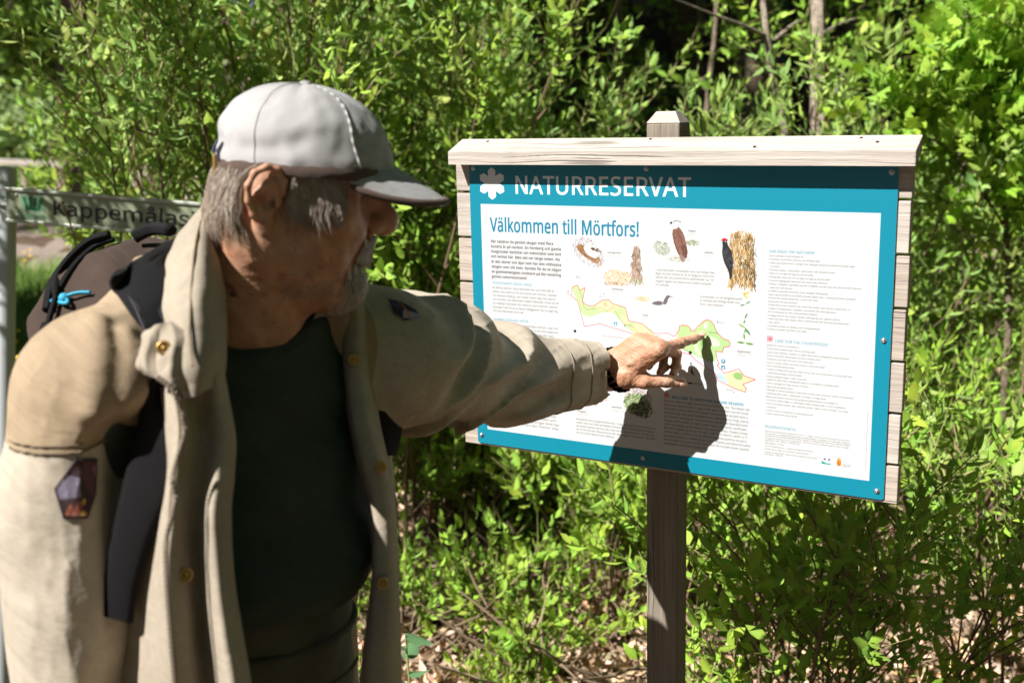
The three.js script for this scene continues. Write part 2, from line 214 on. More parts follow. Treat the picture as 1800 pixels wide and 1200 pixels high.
  c.lineJoin = 'round'; poly(border); c.strokeStyle = '#e0343f'; c.lineWidth = 1.15; c.stroke(); poly([[302, 268], [305, 272], [302, 276], [299, 271]]); c.lineWidth = 0.7; c.stroke();
  c.strokeStyle = '#8f7f5a'; c.lineWidth = 0.9; poly([[242, 237], [250, 256], [255, 278], [262, 285], [292, 279], [306, 285], [318, 275], [330, 294], [342, 310], [364, 313], [373, 328], [390, 328], [406, 326], [429, 326], [445, 334], [462, 345], [478, 354]], false); c.stroke();
  c.strokeStyle = '#b8a6b0'; c.lineWidth = 0.5; poly([[242, 237], [234, 234], [230, 225], [222, 240], [220, 252]], false); c.stroke(); poly([[478, 311], [486, 297], [500, 292], [512, 280], [520, 288]], false); c.stroke();
  c.fillStyle = '#1d1b1e'; c.beginPath(); c.arc(477, 353, 3.2, 0, 7); c.fill(); c.beginPath(); c.arc(235, 330, 3, 0, 7); c.fill(); c.beginPath(); c.arc(342, 311, 1.3, 0, 7); c.fill();
  for (const [x, y, k] of [[323, 309, 0], [542, 364, 1], [542, 376, 2]]) { c.fillStyle = '#1479a3'; c.fillRect(x - 3.6, y - 3.6, 7.2, 7.2); c.fillStyle = '#fff'; if (k === 1) { c.font = 'bold 6.4px sans-serif'; c.fillText('P', x - 1.9, y + 2.4); } else if (k === 2) { c.beginPath(); c.moveTo(x - 2.6, y + 2.4); c.lineTo(x + 1, y - 2.6); c.lineTo(x + 2.4, y + 2.4); c.fill(); } else { c.beginPath(); c.moveTo(x - 2.8, y + 2.2); c.lineTo(x, y - 2.8); c.lineTo(x + 2.8, y + 2.2); c.fill(); } }
  T('N', 476.5, 377, 6.4, '#1d1b1e', 4.6, true); c.fillStyle = '#1d1b1e'; c.beginPath(); c.moveTo(478.5, 380); c.lineTo(486, 398); c.lineTo(478.5, 392); c.fill();
  c.strokeStyle = '#1d1b1e'; c.lineWidth = 0.5; c.strokeRect(473, 411.5, 23, 2.6); c.fillRect(473, 411.5, 8, 2.6); T('500 m', 497, 413, 3.8, '#55535a', 10);
  for (const [s, x, y, w] of [['mot', 242, 219, 5], ['Åsjö', 241, 223, 9], ['mot', 218, 254, 5], ['Solstad', 217, 258, 13], ['mot', 288, 255, 5], ['Rumhult', 287, 259, 11], ['MÖRTFORS', 529, 293, 13], ['MÖRTFORS', 548, 420, 14]]) T(s, x, y, 3.4, '#7c6f80', w);
  T('Fornborg', 343, 309, 4, '#5b5a48', 17); T('Björnhult', 514, 312, 4, '#4f5a48', 17); T('Stora Ramm', 283, 300, 4.4, '#8fb4d6', 19); T('Naturvårdsförvaltning', 295, 337, 4.6, '#8a7a86', 44); T('Lilla', 531, 390, 3.8, '#86b0d6', 8); T('Ramm', 531, 396, 3.8, '#86b0d6', 12);
  c.fillStyle = '#2f2a35'; for (const [x, y] of [[240, 220], [221, 250], [298, 251], [529, 289], [563, 421]]) { c.beginPath(); c.moveTo(x - 1.5, y + 1.6); c.lineTo(x + 1.8, y - 1.4); c.lineTo(x + 1, y + 1.4); c.fill(); }
  // ---------------- painted animals and plants, hatched with a fine pen
  reseed(99);
  const hatch = (n, fx, cols, wl, ang, wd) => { for (let i = 0; i < n; i++) { const [x, y] = fx(); c.strokeStyle = cols[(rnd() * cols.length) | 0]; c.lineWidth = rr(wd[0], wd[1]); const a = ang + rr(-0.5, 0.5), l = rr(wl[0], wl[1]); c.beginPath(); c.moveTo(x, y); c.lineTo(x + Math.cos(a) * l, y + Math.sin(a) * l); c.stroke(); } };
  const inEll = (x, y, a, b, rot = 0) => () => { const t = rnd() * 6.283, r = Math.sqrt(rnd()), u = Math.cos(t) * r * a, v = Math.sin(t) * r * b; return [x + u * Math.cos(rot) - v * Math.sin(rot), y + u * Math.sin(rot) + v * Math.cos(rot)]; };
  // hollow trunk with pale fungus
  hatch(800, inEll(266, 172, 38, 24, 0.6), ['#6b5570', '#4e3f52', '#8f7d92', '#a898aa'], [1, 4], -1.2, [0.2, 0.5]);
  c.fillStyle = '#a8794e'; soft([[238, 155], [262, 158], [285, 168], [292, 190], [284, 194], [262, 182], [246, 172]]); c.fill(); hatch(200, inEll(258, 168, 18, 8, 0.7), ['#7a5534', '#c49a6c', '#5a3d28'], [2, 7], 0.8, [0.25, 0.6]);
  c.fillStyle = '#f3e6da'; soft([[256, 158], [270, 156], [290, 164], [292, 176], [280, 184], [264, 178], [256, 168]]); c.fill(); c.strokeStyle = '#3b2a2c'; c.lineWidth = 1; c.beginPath(); c.moveTo(254, 160); c.quadraticCurveTo(262, 182, 288, 184); c.stroke(); hatch(60, inEll(281, 165, 12, 3, 0.3), ['#2f2328', '#3d2c33'], [1, 4], 0.3, [0.5, 1.2]); hatch(90, inEll(288, 186, 7, 12), ['#3d2c33', '#f1e3d6', '#c9a27c'], [1, 4], 1.2, [0.4, 0.9]);
  // pine stump and cauliflower fungus
  hatch(420, () => { const t = rnd(), x = lerp(362, 374, rnd()); return [x + t * lerp(-8, 6, (x - 362) / 12), 154 + t * 68]; }, ['#8d6f55', '#b49a84', '#6d5a4c', '#c8b09a', '#a3867a'], [4, 12], 1.6, [0.5, 1.5]);
  hatch(900, inEll(327, 217, 30, 15), ['#d8b98a', '#e6cfa6', '#b8925e', '#c9a573', '#f1e2c4'], [0.8, 2.6], 0, [0.6, 1.4]); hatch(120, inEll(322, 230, 28, 4), ['#b5896a', '#8a6a4e'], [1, 4], 0, [0.3, 0.7]); hatch(70, inEll(366, 224, 14, 5), ['#8fb07a', '#a9c48f'], [1, 3], -1.2, [0.4, 0.8]);
  // osprey on a pine branch
  hatch(330, inEll(418, 158, 17, 13, 0.4), ['#8a9a76', '#6f7f5e', '#b2ba98', '#9aa0a0'], [1, 5], -0.8, [0.3, 0.9]); hatch(140, inEll(478, 146, 14, 5), ['#8a9a76', '#a8a878', '#6f7f5e'], [1, 5], -0.9, [0.3, 0.8]); hatch(150, inEll(450, 176, 24, 5), ['#a9a690', '#7f8466', '#c9c6ae'], [1, 4], 0.2, [0.3, 0.8]);
  c.fillStyle = '#8a5f50'; soft([[438, 122], [450, 112], [463, 128], [468, 150], [471, 164], [466, 176], [454, 172], [444, 150]]); c.fill(); hatch(300, inEll(454, 142, 11, 22, -0.3), ['#6b463b', '#a07868', '#7d5548'], [1.5, 4], 1.2, [0.3, 0.9]);
  c.fillStyle = '#fbf8f4'; soft([[438, 118], [441, 104], [450, 100], [457, 106], [452, 116], [446, 121]]); c.fill(); c.strokeStyle = '#4a3a36'; c.lineWidth = 1.5; c.beginPath(); c.moveTo(443, 106); c.quadraticCurveTo(449, 103, 456, 107); c.stroke(); c.lineWidth = 0.4; soft([[438, 118], [441, 104], [450, 100], [457, 106], [452, 116], [446, 121]]); c.stroke();
  c.strokeStyle = '#5a3a30'; c.lineWidth = 1; poly([[449, 122], [460, 146], [470, 164]], false); c.stroke(); poly([[440, 128], [446, 152], [456, 172]], false); c.stroke(); hatch(60, inEll(463, 158, 5, 12, -0.3), ['#4d3028', '#5f4036'], [3, 6], 1.2, [0.5, 1]);
  c.fillStyle = '#3a3238'; c.beginPath(); c.moveTo(439, 106); c.quadraticCurveTo(434, 107, 435, 111); c.lineTo(440, 110); c.fill(); c.beginPath(); c.arc(443.5, 106.5, 1, 0, 7); c.fill();
  c.fillStyle = '#9b7a76'; soft([[452, 166], [462, 168], [466, 180], [458, 182]]); c.fill();
  // black woodpecker on a trunk
  hatch(900, () => { const t = rnd(), x = rnd(); return [lerp(552 - t * 1, 594 + t * 6, x), 118 + t * 100 + 8 * Math.abs(x - 0.5)]; }, ['#c29a5e', '#a97f48', '#e2c48e', '#7a5a34', '#d6b076', '#8a7350'], [4, 12], 1.57, [0.6, 1.9]); hatch(170, () => { const t = rnd(), x = rnd() ** 0.5; return [lerp(566, 598 + t * 4, x), 130 + t * 86]; }, ['#4f3a22', '#3a2c1c'], [3, 10], 1.55, [0.3, 0.9]);
  for (const [x, y] of [[574, 158], [566, 193]]) { c.strokeStyle = '#efd9ae'; c.lineWidth = 1.6; c.beginPath(); c.ellipse(x, y, 2.2, 5.6, 0, 0, 7); c.stroke(); c.fillStyle = '#b08450'; c.fill(); }
  c.fillStyle = '#2c2b30'; soft([[536, 139], [545, 136], [547, 146], [554, 156], [558, 172], [557, 188], [556, 208], [552, 210], [550, 194], [541, 180], [536, 160], [538, 148]]); c.fill(); hatch(150, inEll(547, 168, 7, 18, -0.25), ['#4d4a52', '#68656c', '#1d1c20'], [2, 6], 1.3, [0.25, 0.6]);
  c.fillStyle = '#c8202c'; soft([[534, 140], [537, 133.5], [545, 134], [549, 139], [541, 138]]); c.fill(); c.fillStyle = '#e9e2c0'; c.beginPath(); c.arc(542.5, 140, 1, 0, 7); c.fill(); c.strokeStyle = '#c9ccd2'; c.lineWidth = 0.8; c.beginPath(); c.moveTo(546, 141); c.lineTo(552, 141); c.stroke();
  // diver on water
  hatch(320, inEll(424, 261, 58, 18), ['#d9d3c6', '#c9c5bd', '#e5ded0', '#cfd6da'], [4, 14], 0, [0.2, 0.5]); hatch(120, inEll(378, 256, 15, 5), ['#d0bd8c', '#b9a877', '#e0d2aa'], [1, 6], 0, [0.4, 1]);
  c.fillStyle = '#6e666c'; soft([[396, 264], [408, 258], [420, 258], [422, 265], [410, 267]]); c.fill(); soft([[420, 264], [425, 252], [430, 245], [438, 247], [432, 252], [429, 264]]); c.fill(); c.strokeStyle = '#4a444a'; c.lineWidth = 1; c.beginPath(); c.moveTo(434, 248); c.lineTo(441, 249); c.stroke(); hatch(50, inEll(412, 262, 10, 3), ['#8d858c', '#4a444a'], [1, 3], 0.3, [0.3, 0.6]);
  // flowering herb
  const leaf = (x, y, l, w, a, col) => { c.save(); c.translate(x, y); c.rotate(a); c.fillStyle = col; c.beginPath(); c.moveTo(0, 0); c.quadraticCurveTo(l / 2, -w, l, 0); c.quadraticCurveTo(l / 2, w, 0, 0); c.fill(); c.restore(); };
  c.strokeStyle = '#dfe6d8'; c.lineWidth = 0.6; poly([[583, 330], [582, 300], [583, 262], [583, 240]], false); c.stroke();
  for (const [x, y, l, w, a, k] of [[582, 254, 11, 2.6, 2.9, 0], [582, 253, 12, 2.4, -0.5, 0], [581, 281, 13, 3, -1.1, 0], [580, 290, 8, 3.4, -1.3, 1], [584, 298, 17, 4, 3.6, 2], [582, 297, 18, 4, 0.9, 0], [582, 308, 11, 3.4, -1.4, 1], [582, 320, 13, 3.4, -1.7, 1], [583, 326, 16, 4.4, 3.2, 1], [583, 326, 17, 4.4, 0.08, 1]]) leaf(x, y, l, w, a, ['#4f8a58', '#6f9c4e', '#9ab86a'][k]);
  for (let i = 0; i < 16; i++) { const [x, y] = inEll(584, 235, 5, 6)(); c.fillStyle = ['#e8c25a', '#f0d98a', '#d9a83e', '#cdb98a'][i % 4]; c.beginPath(); c.ellipse(x, y, 2, 1.2, rnd() * 3, 0, 7); c.fill(); }
  // lichens
  hatch(700, inEll(370, 460, 30, 28), ['#b98f88', '#8b6a60', '#5d4c44', '#c9a8a0'], [1, 5], -1.4, [0.3, 0.8]); hatch(650, inEll(366, 468, 28, 22), ['#7c9a50', '#97b56a', '#566f3c', '#3f5630', '#a9c080'], [2, 7], -0.9, [0.5, 1.3]); hatch(260, inEll(378, 478, 22, 16), ['#2f4028', '#46382f', '#22301e'], [2, 6], -0.6, [0.5, 1.2]);
  hatch(240, inEll(258, 476, 22, 7), ['#a8747a', '#7f4f58', '#c59aa0'], [1, 5], -0.6, [0.3, 0.8]); hatch(120, inEll(292, 458, 12, 10), ['#a88a86', '#7d615e', '#c9b4b0'], [2, 6], 0.6, [0.2, 0.5]);
  c.globalCompositeOperation = 'multiply'; c.fillStyle = '#dededf'; c.fillRect(-5, -25, 860, 660);      // the paper is a matt off-white
  const t = new THREE.CanvasTexture(cv); t.colorSpace = THREE.SRGBColorSpace; t.anisotropy = 8; return t;
}

// ------------------------------------------------------------------ the information board
const BS = 0.84, PLATE0 = at(824, 287, 2.25526 * BS);                                            // upper left corner of the visible print
const BOARD_TURN = Math.atan2(-dirW(BH).z, dirW(BH).x);
const boardX = V3(Math.cos(BOARD_TURN), 0, -Math.sin(BOARD_TURN)), boardN = V3(Math.sin(BOARD_TURN), 0, Math.cos(BOARD_TURN));
const onPlate = (u, v, d = 0) => PLATE0.clone().addScaledVector(boardX, u).addScaledVector(V3(0, 1, 0), -v).addScaledVector(boardN, d);
{
  const PX = 0.407, PD = -0.062;                                                  // post centre, behind the planks
  const base = onPlate(PX * BS, 0, PD * BS); base.y = 0;
  const t = thing('information_board', 'blue-framed nature reserve board on weathered planks with a wooden post', 'information board', base, BOARD_TURN); t.scale.setScalar(BS);
  const lx = (u) => u - PX, ly = (v) => PLATE0.y / BS - v, lz = (d) => d - PD;
  reseed(31);
  const gaps = [-0.03, 0.0585, 0.1515, 0.2445, 0.338, 0.431, 0.525, 0.5965];
  for (let i = 0; i < 7; i++) {
    const a = gaps[i] + (i ? 0.0022 : 0), b = gaps[i + 1] - (i < 6 ? 0.0022 : 0), off = [0, -.001, .0012, -.0005, .0008, -.0012, 0][i], w = 0.8975 + off;
    part('plank', xf(plank(w, b - a, 0.022), lx((-0.0335 + 0.8635) / 2 + off / 2), ly((a + b) / 2), lz(-0.0145 + [0, .0004, -.0005, .0003, 0, -.0004, .0003][i])), woods[[0, 1, 3, 2, 0, 1, 3][i]], t);
  }
  // roof board: slopes forward, its front edge a little proud of the plate
  {
    const sh = new THREE.Shape(); const y0 = ly(0), zf = lz(0.033), zb = lz(-0.021), th = 0.024, rise = 0.022;
    const pts = [[zf, y0 + 0.0012], [zf, y0 + th], [zb, y0 + rise + th], [zb, y0 + rise]];
    const L = 0.901; pts.forEach(([z, y], i) => i ? sh.lineTo(z, y) : sh.moveTo(z, y)); sh.closePath();
    const g = new THREE.ExtrudeGeometry(sh, { depth: L - 0.004, bevelEnabled: true, bevelThickness: 0.002, bevelSize: 0.0015, bevelSegments: 2 });
    g.rotateY(Math.PI / 2); g.scale(1, 1, -1); g.translate(lx(-0.028) + 0.002, 0, 0);   // extrusion along x, profile in z-y
    const p = g.attributes.position, I = []; for (let i = 0; i < p.count; i += 3) I.push(i, i + 2, i + 1); g.setIndex(I); g.computeVertexNormals();
    const uv = []; for (let i = 0; i < p.count; i++) uv.push(p.getX(i) * 1.3 + 0.4, p.getZ(i) * 2.6 + p.getY(i) * 2.6);
    g.setAttribute('uv', new THREE.Float32BufferAttribute(uv, 2)); part('roof_board', g, woods[1], t);
  }
  // plate with its print
  {
    const W = 0.841, H = 0.605, r = 0.006, top = ly(-0.014), s = new THREE.Shape();
    s.moveTo(r, 0); s.lineTo(W - r, 0); s.quadraticCurveTo(W, 0, W, -r); s.lineTo(W, -H + r); s.quadraticCurveTo(W, -H, W - r, -H); s.lineTo(r, -H); s.quadraticCurveTo(0, -H, 0, -H + r); s.lineTo(0, -r); s.quadraticCurveTo(0, 0, r, 0);
    const front = new THREE.ShapeGeometry(s, 6), p = front.attributes.position, uv = front.attributes.uv;
    for (let i = 0; i < p.count; i++) uv.setXY(i, p.getX(i) / W, 1 + p.getY(i) / H * (605 * SK) / Math.round(605 * SK));
    front.translate(lx(0), top, lz(0));
    part('printed_panel', front, std({ map: makePrint(), roughness: 0.42 }), t);
    const back = new THREE.ExtrudeGeometry(s, { depth: 0.003, bevelEnabled: false }); back.translate(lx(0), top, lz(-0.0033)); part('plate', back, std({ color: lin(0.62, 0.66, 0.68), roughness: 0.4, metalness: 0.3 }), t);
  }
  const dome = new THREE.SphereGeometry(0.0042, 14, 8, 0, 2 * Math.PI, 0, 1.25).rotateX(Math.PI / 2).scale(1, 1, 0.75);
  const rim = new THREE.CylinderGeometry(0.0048, 0.005, 0.0012, 16).rotateX(Math.PI / 2), slot = new THREE.TorusGeometry(0.0016, 0.0006, 5, 10);
  const sg = merge([xf(dome, 0, 0, 0), rim, xf(slot, 0, 0, 0.0029)]);
  for (const [u, v] of [[11, 10], [388, 9], [830, 13], [13, 310], [829, 301], [10, 573], [381, 575], [829, 575]]) { const s = part('screw', sg, steel, t); s.position.set(lx(u / 1000), ly(v / 1000), lz(0.0009)); s.rotation.z = rr(0, 3); }
  // nail heads in the roof
  const nail = new THREE.CylinderGeometry(0.0028, 0.0028, 0.001, 10), rust = std({ color: lin(0.07, 0.05, 0.04), roughness: 0.8, metalness: 0.4 });
  for (const [u, z] of [[0.04, -0.01], [0.39, -0.014], [0.805, 0.005], [0.775, -0.012], [0.6, 0.022]]) { const s = part('nail', nail, rust, t); const k = (z - 0.0385) / (-0.021 - 0.0385); s.position.set(lx(u), ly(0) + 0.024 + 0.022 * k + 0.0018, lz(z)); s.rotation.x = Math.atan2(0.022, 0.0595); }
  // post with a chamfered top
  {
    const w = 0.067, d = 0.056, h = ly(-0.0735);
    const g = plank(w, h, d, 1, 0.004); xf(g, 0, h / 2, 0);
    const cap = (() => { const a = [w / 2, d / 2], b = [0.019, 0.013], H = 0.021, q = []; const c = (x, y, z) => [x, y, z];
      const B = [c(-a[0], 0, a[1]), c(a[0], 0, a[1]), c(a[0], 0, -a[1]), c(-a[0], 0, -a[1])], U = [c(-b[0], H, b[1]), c(b[0], H, b[1]), c(b[0], H, -b[1]), c(-b[0], H, -b[1])];
      const tri = (...v) => v.forEach((x) => q.push(...x)); for (let i = 0; i < 4; i++) { const j = (i + 1) % 4; tri(B[i], B[j], U[i]); tri(B[j], U[j], U[i]); } tri(U[0], U[1], U[2]); tri(U[0], U[2], U[3]); tri(B[2], B[1], B[0]); tri(B[3], B[2], B[0]);
      const o = new THREE.BufferGeometry(); o.setAttribute('position', new THREE.Float32BufferAttribute(q, 3)); o.computeVertexNormals(); const uv = []; for (let i = 0; i < q.length; i += 3) uv.push(q[i] * 2.6 + 0.3, q[i + 2] * 2.6 + q[i + 1]); o.setAttribute('uv', new THREE.Float32BufferAttribute(uv, 2)); return o; })();
    part('post', g, postWood, t); part('post_cap', xf(cap, 0, h + 0.0002, 0), woods[1], t);
  }
}
// ------------------------------------------------------------------ ground: one sheet to the horizon, rising into the wood on the right
const hillH = (x, z) => {
  const d = -z, wood = smooth(-0.36, -0.1, x / Math.max(1, d));                  // the wood begins right of the road's opening
  let h = wood * (smooth(6.5, 24, d) * 6.5) + smooth(34, 70, d) * 9 * (1 - wood);
  h += 0.05 * n2(x * 0.7, z * 0.7) * smooth(2, 4, d) + 0.02 * n2(x * 2.3, z * 2.3);
  return d < 0 ? 0.02 * n2(x * 2.3, z * 2.3) : h;
};
const gN1 = tileNoise(11, 64, 64), gN2 = tileNoise(12, 16, 16), gN3 = tileNoise(13, 160, 160);
const soilMap = dataTex(512, 512, (u, v) => { const a = gN1(u, v), b = gN2(u, v), c = gN3(u, v), k = 0.45 * a + 0.25 * b + 0.3 * c; return [lerp(0.2, 0.5, k), lerp(0.15, 0.4, k), lerp(0.1, 0.3, k)]; }, true);
const soilBump = dataTex(512, 512, (u, v) => 0.5 * gN1(u, v) + 0.5 * gN3(u, v));
{
  const xs = [], zs = []; for (let i = 0; i <= 220; i++) { const t = i / 110 - 1; xs.push(Math.sign(t) * (Math.abs(t) * 9 + 291 * Math.abs(t) ** 6)); zs.push(8 - (i / 220) * 14 - 300 * (i / 220) ** 5); }
  const g = gridGeo(220, 220, (u, v) => { const x = xs[Math.round(u * 220)], z = zs[Math.round(v * 220)]; return V3(x, hillH(x, z), z); });
  const p = g.attributes.position, uv = g.attributes.uv; for (let i = 0; i < p.count; i++) uv.setXY(i, p.getX(i) * 0.8, p.getZ(i) * 0.8);
  const ground = new THREE.Mesh(g, std({ map: soilMap, bumpMap: soilBump, bumpScale: 0.02, roughness: 1, side: THREE.DoubleSide })); ground.name = 'ground'; scene.add(ground); tag(ground, null, null, null, 'structure');
  // gravel road crossing on the far left
  const rg = gridGeo(60, 12, (u, v) => { const x = lerp(-40, 6, u), z = lerp(-12.3, -27, v) + 0.05 * (x + 8); return V3(x, hillH(x, z) + 0.02 + 0.015 * n2(x, z * 2), z); });
  const rp = rg.attributes.position, ru = rg.attributes.uv; for (let i = 0; i < rp.count; i++) ru.setXY(i, rp.getX(i) * 0.5, rp.getZ(i) * 0.5);
  const gravel = dataTex(256, 256, (u, v) => { const k = 0.5 * gN3(u, v) + 0.3 * gN1(u, v) + 0.2 * gN2(u, v); return [lerp(0.42, 0.62, k), lerp(0.37, 0.55, k), lerp(0.34, 0.5, k)]; }, true);
  const road = new THREE.Mesh(rg, std({ map: gravel, roughness: 0.95, side: THREE.DoubleSide })); road.name = 'gravel_road'; scene.add(road); tag(road, null, null, null, 'structure');
}

// ------------------------------------------------------------------ leaves, sprigs, bark
const leafMat = (r, g, b, tr = 0.3) => tr === 0 ? std({ color: lin(r, g, b), roughness: 0.7, side: THREE.DoubleSide, vertexColors: true }) : new THREE.MeshPhysicalMaterial({ color: lin(r, g, b), roughness: 0.8, specularIntensity: 0.5, transmission: tr, thickness: 0, side: THREE.DoubleSide, vertexColors: true });
const M = {
  willow: leafMat(0.275, 0.41, 0.095), fresh: leafMat(0.25, 0.4, 0.046), deep: leafMat(0.2, 0.355, 0.04, 0), under: leafMat(0.23, 0.39, 0.045, 0), oak: leafMat(0.28, 0.44, 0.043, 0.35), grey: leafMat(0.24, 0.35, 0.13, 0),
  grass: leafMat(0.2, 0.34, 0.06, 0), dead: std({ color: lin(0.54, 0.38, 0.26), roughness: 0.9, side: THREE.DoubleSide, vertexColors: true }),
};
const bN1 = tileNoise(21, 12, 40), bN2 = tileNoise(22, 40, 12), bN3 = tileNoise(23, 6, 6);
const barkTex = dataTex(256, 256, (u, v) => { const k = 0.5 * bN1(u, v) + 0.25 * bN2(u, v) + 0.25 * bN3(u, v), s = smooth(0.72, 0.8, bN2(u, v) * 0.7 + bN3(u, v) * 0.3); return [lerp(0.5, 0.95, k) * (1 - 0.4 * s), lerp(0.48, 0.92, k) * (1 - 0.4 * s), lerp(0.44, 0.88, k) * (1 - 0.38 * s)]; }, true);
const barkBump = dataTex(256, 256, (u, v) => 0.6 * bN1(u, v) + 0.4 * bN2(u, v));
const bark = (r, g, b, bs = 0.004) => std({ color: lin(r, g, b), map: barkTex, bumpMap: barkBump, bumpScale: bs, roughness: 0.95 });
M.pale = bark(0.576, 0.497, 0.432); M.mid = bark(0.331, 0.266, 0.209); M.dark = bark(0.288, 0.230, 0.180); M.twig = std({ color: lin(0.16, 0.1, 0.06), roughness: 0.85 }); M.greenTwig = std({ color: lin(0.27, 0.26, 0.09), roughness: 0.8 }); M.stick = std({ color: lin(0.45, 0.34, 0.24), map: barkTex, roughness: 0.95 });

// a leaf along +y, bent and folded along its midrib; form(t) is the half width
function leafGeo(L, W, form, curl, fold, segs = 4, tint = [1, 1, 1], flat = false) {
  const cols = flat ? [-1, 1] : [-1, 0, 1], nc = cols.length;
  const pos = [], nor = [], idx = [], col = [];
  for (let i = 0; i <= segs; i++) { const t = i / segs, w = W / 2 * form(t), y = L * (t - 0.12 * curl * t * t), z = -curl * L * 0.4 * t * t; for (const s of cols) { pos.push(s * w, y, z + Math.abs(s) * w * fold); const k = s ? 1 : 1.12; col.push(tint[0] * k, tint[1] * k, tint[2] * k); } }
  for (let i = 0; i < segs; i++) for (let s = 0; s < nc - 1; s++) { const a = i * nc + s, b = a + nc; idx.push(a, a + 1, b, a + 1, b + 1, b); }
  const g = new THREE.BufferGeometry(); g.setAttribute('position', new THREE.Float32BufferAttribute(pos, 3)); g.setAttribute('color', new THREE.Float32BufferAttribute(col, 3)); g.setIndex(idx); g.computeVertexNormals(); return g;
}
const oval = (t) => Math.sin(Math.PI * Math.min(1, t * 0.96 + 0.03) ** 0.9), lance = (t) => Math.sin(Math.PI * Math.min(1, t * 0.97 + 0.02) ** 1.15) * 0.95;
const lobed = (t) => Math.max(0.03, Math.sin(Math.PI * Math.min(1, t * 0.98) ** 1.35) * (0.72 + 0.42 * Math.cos(t * 23 + 0.6)));
function sprig(n, S, L, W, form, opt = {}) {
  const leaves = [], pts = []; const bend = rr(-0.25, 0.25), bend2 = rr(-0.25, 0.25);
  const P = (t) => V3(S * bend * t * t, S * t, S * bend2 * t * t);
  for (let i = 0; i <= 2; i++) pts.push(P(i / 2));
  for (let i = 0; i < n; i++) {
    const t = n === 1 ? 1 : (i + 0.6) / n, k = opt.whorl ? i * 2.4 : i * 2.4 + rr(-0.4, 0.4), sz = (0.62 + 0.5 * Math.sin(Math.PI * (0.15 + t * 0.75))) * rr(0.55, 1.22), tip = i > n - 3;
    const b = rr(0.8, 1.18), tint = [b * rr(0.9, 1.16), b, b * rr(0.8, 1.1)];
    const g = leafGeo(L * sz, W * sz, form, rr(-0.2, 0.8), rr(0.1, 0.55), opt.segs || 3, tint, opt.flat);
    const pitch = tip ? rr(0.25, 0.6) : rr(0.6, 1.25);
    g.rotateY(rr(-0.5, 0.5)); g.rotateX(pitch); g.rotateY(k); const p = P(t); g.translate(p.x, p.y, p.z); leaves.push(g);
  }
  const stem = tube(pts, [0.0022, 0.0018, 0.001], 3, 1, false); stem.deleteAttribute('uv');
  return { leaves: merge(leaves), stem };
}
reseed(555);
const SP = {
  willow: [0, 1, 2, 3, 4].map((k) => sprig(13, 0.26, 0.056, k > 2 ? 0.019 : 0.025, k > 2 ? lance : oval)), small: [0, 1, 2].map(() => sprig(11, 0.17, 0.036, 0.018, oval)),
  lance: [0, 1, 2].map(() => sprig(12, 0.24, 0.068, 0.02, lance)), oak: [0, 1, 2].map(() => sprig(8, 0.16, 0.1, 0.062, lobed, { segs: 12 })),
  far: [0, 1, 2].map(() => sprig(10, 0.34, 0.095, 0.055, oval, { segs: 2, flat: true })),
};
const _q = new THREE.Quaternion();
function place(p, dir, roll, s) { _q.setFromUnitVectors(Y, dir); const r = new THREE.Quaternion().setFromAxisAngle(dir, roll); return new THREE.Matrix4().compose(p, r.multiply(_q), V3(s, s, s)); }

// copies of the variants of a shape, joined into one geometry; each copy keeps its own tone
function joined(variants, mats, tint = 0.25) {
  const pick = mats.map(() => (rnd() * variants.length) | 0); let nv = 0, ni = 0;
  const src = variants.map((g) => ({ p: g.attributes.position.array, n: g.attributes.normal.array, c: g.attributes.color?.array, i: g.index ? g.index.array : Uint32Array.from({ length: g.attributes.position.count }, (_, k) => k) }));
  pick.forEach((k) => { nv += src[k].p.length / 3; ni += src[k].i.length; });
  const P = new Float32Array(nv * 3), N = new Float32Array(nv * 3), C = new Float32Array(nv * 3), I = new Uint32Array(ni); let v = 0, t = 0;
  mats.forEach((m, q) => {
    const s = src[pick[q]], e = m.elements, sc = Math.hypot(e[0], e[1], e[2]), b = 1 + rr(-tint, tint), tr = b * rr(0.88, 1.12), tg = b, tb = b * rr(0.8, 1.15), v0 = v;
    for (let k = 0; k < s.p.length; k += 3, v++) {
      const x = s.p[k], y = s.p[k + 1], z = s.p[k + 2], a = s.n[k], f = s.n[k + 1], g = s.n[k + 2], o = 3 * v;
      P[o] = e[0] * x + e[4] * y + e[8] * z + e[12]; P[o + 1] = e[1] * x + e[5] * y + e[9] * z + e[13]; P[o + 2] = e[2] * x + e[6] * y + e[10] * z + e[14];
      N[o] = (e[0] * a + e[4] * f + e[8] * g) / sc; N[o + 1] = (e[1] * a + e[5] * f + e[9] * g) / sc; N[o + 2] = (e[2] * a + e[6] * f + e[10] * g) / sc;
      C[o] = tr * (s.c ? s.c[k] : 1); C[o + 1] = tg * (s.c ? s.c[k + 1] : 1); C[o + 2] = tb * (s.c ? s.c[k + 2] : 1);
    }
    for (let k = 0; k < s.i.length; k++) I[t++] = s.i[k] + v0;
  });
  TRIS += ni / 3;
  const g = new THREE.BufferGeometry(); g.setAttribute('position', new THREE.BufferAttribute(P, 3)); g.setAttribute('normal', new THREE.BufferAttribute(N, 3)); g.setAttribute('color', new THREE.BufferAttribute(C, 3)); g.setIndex(new THREE.BufferAttribute(I, 1)); return g;
}
function copies(name, geos, mat, mats, parent, tint = 0.25, kind = 'stuff') { const m = part(name, joined(geos, mats, tint), mat, parent); if (kind) m.userData.kind = kind; return m; }
// foliage of one kind
function foliage(parent, kind, mat, mats, tint) {
  copies('foliage', SP[kind].map((q) => q.leaves), mat, mats, parent, tint);
  if (kind !== 'far') copies('twigs', SP[kind].map((q) => q.stem), M.greenTwig, mats, parent, 0);
}
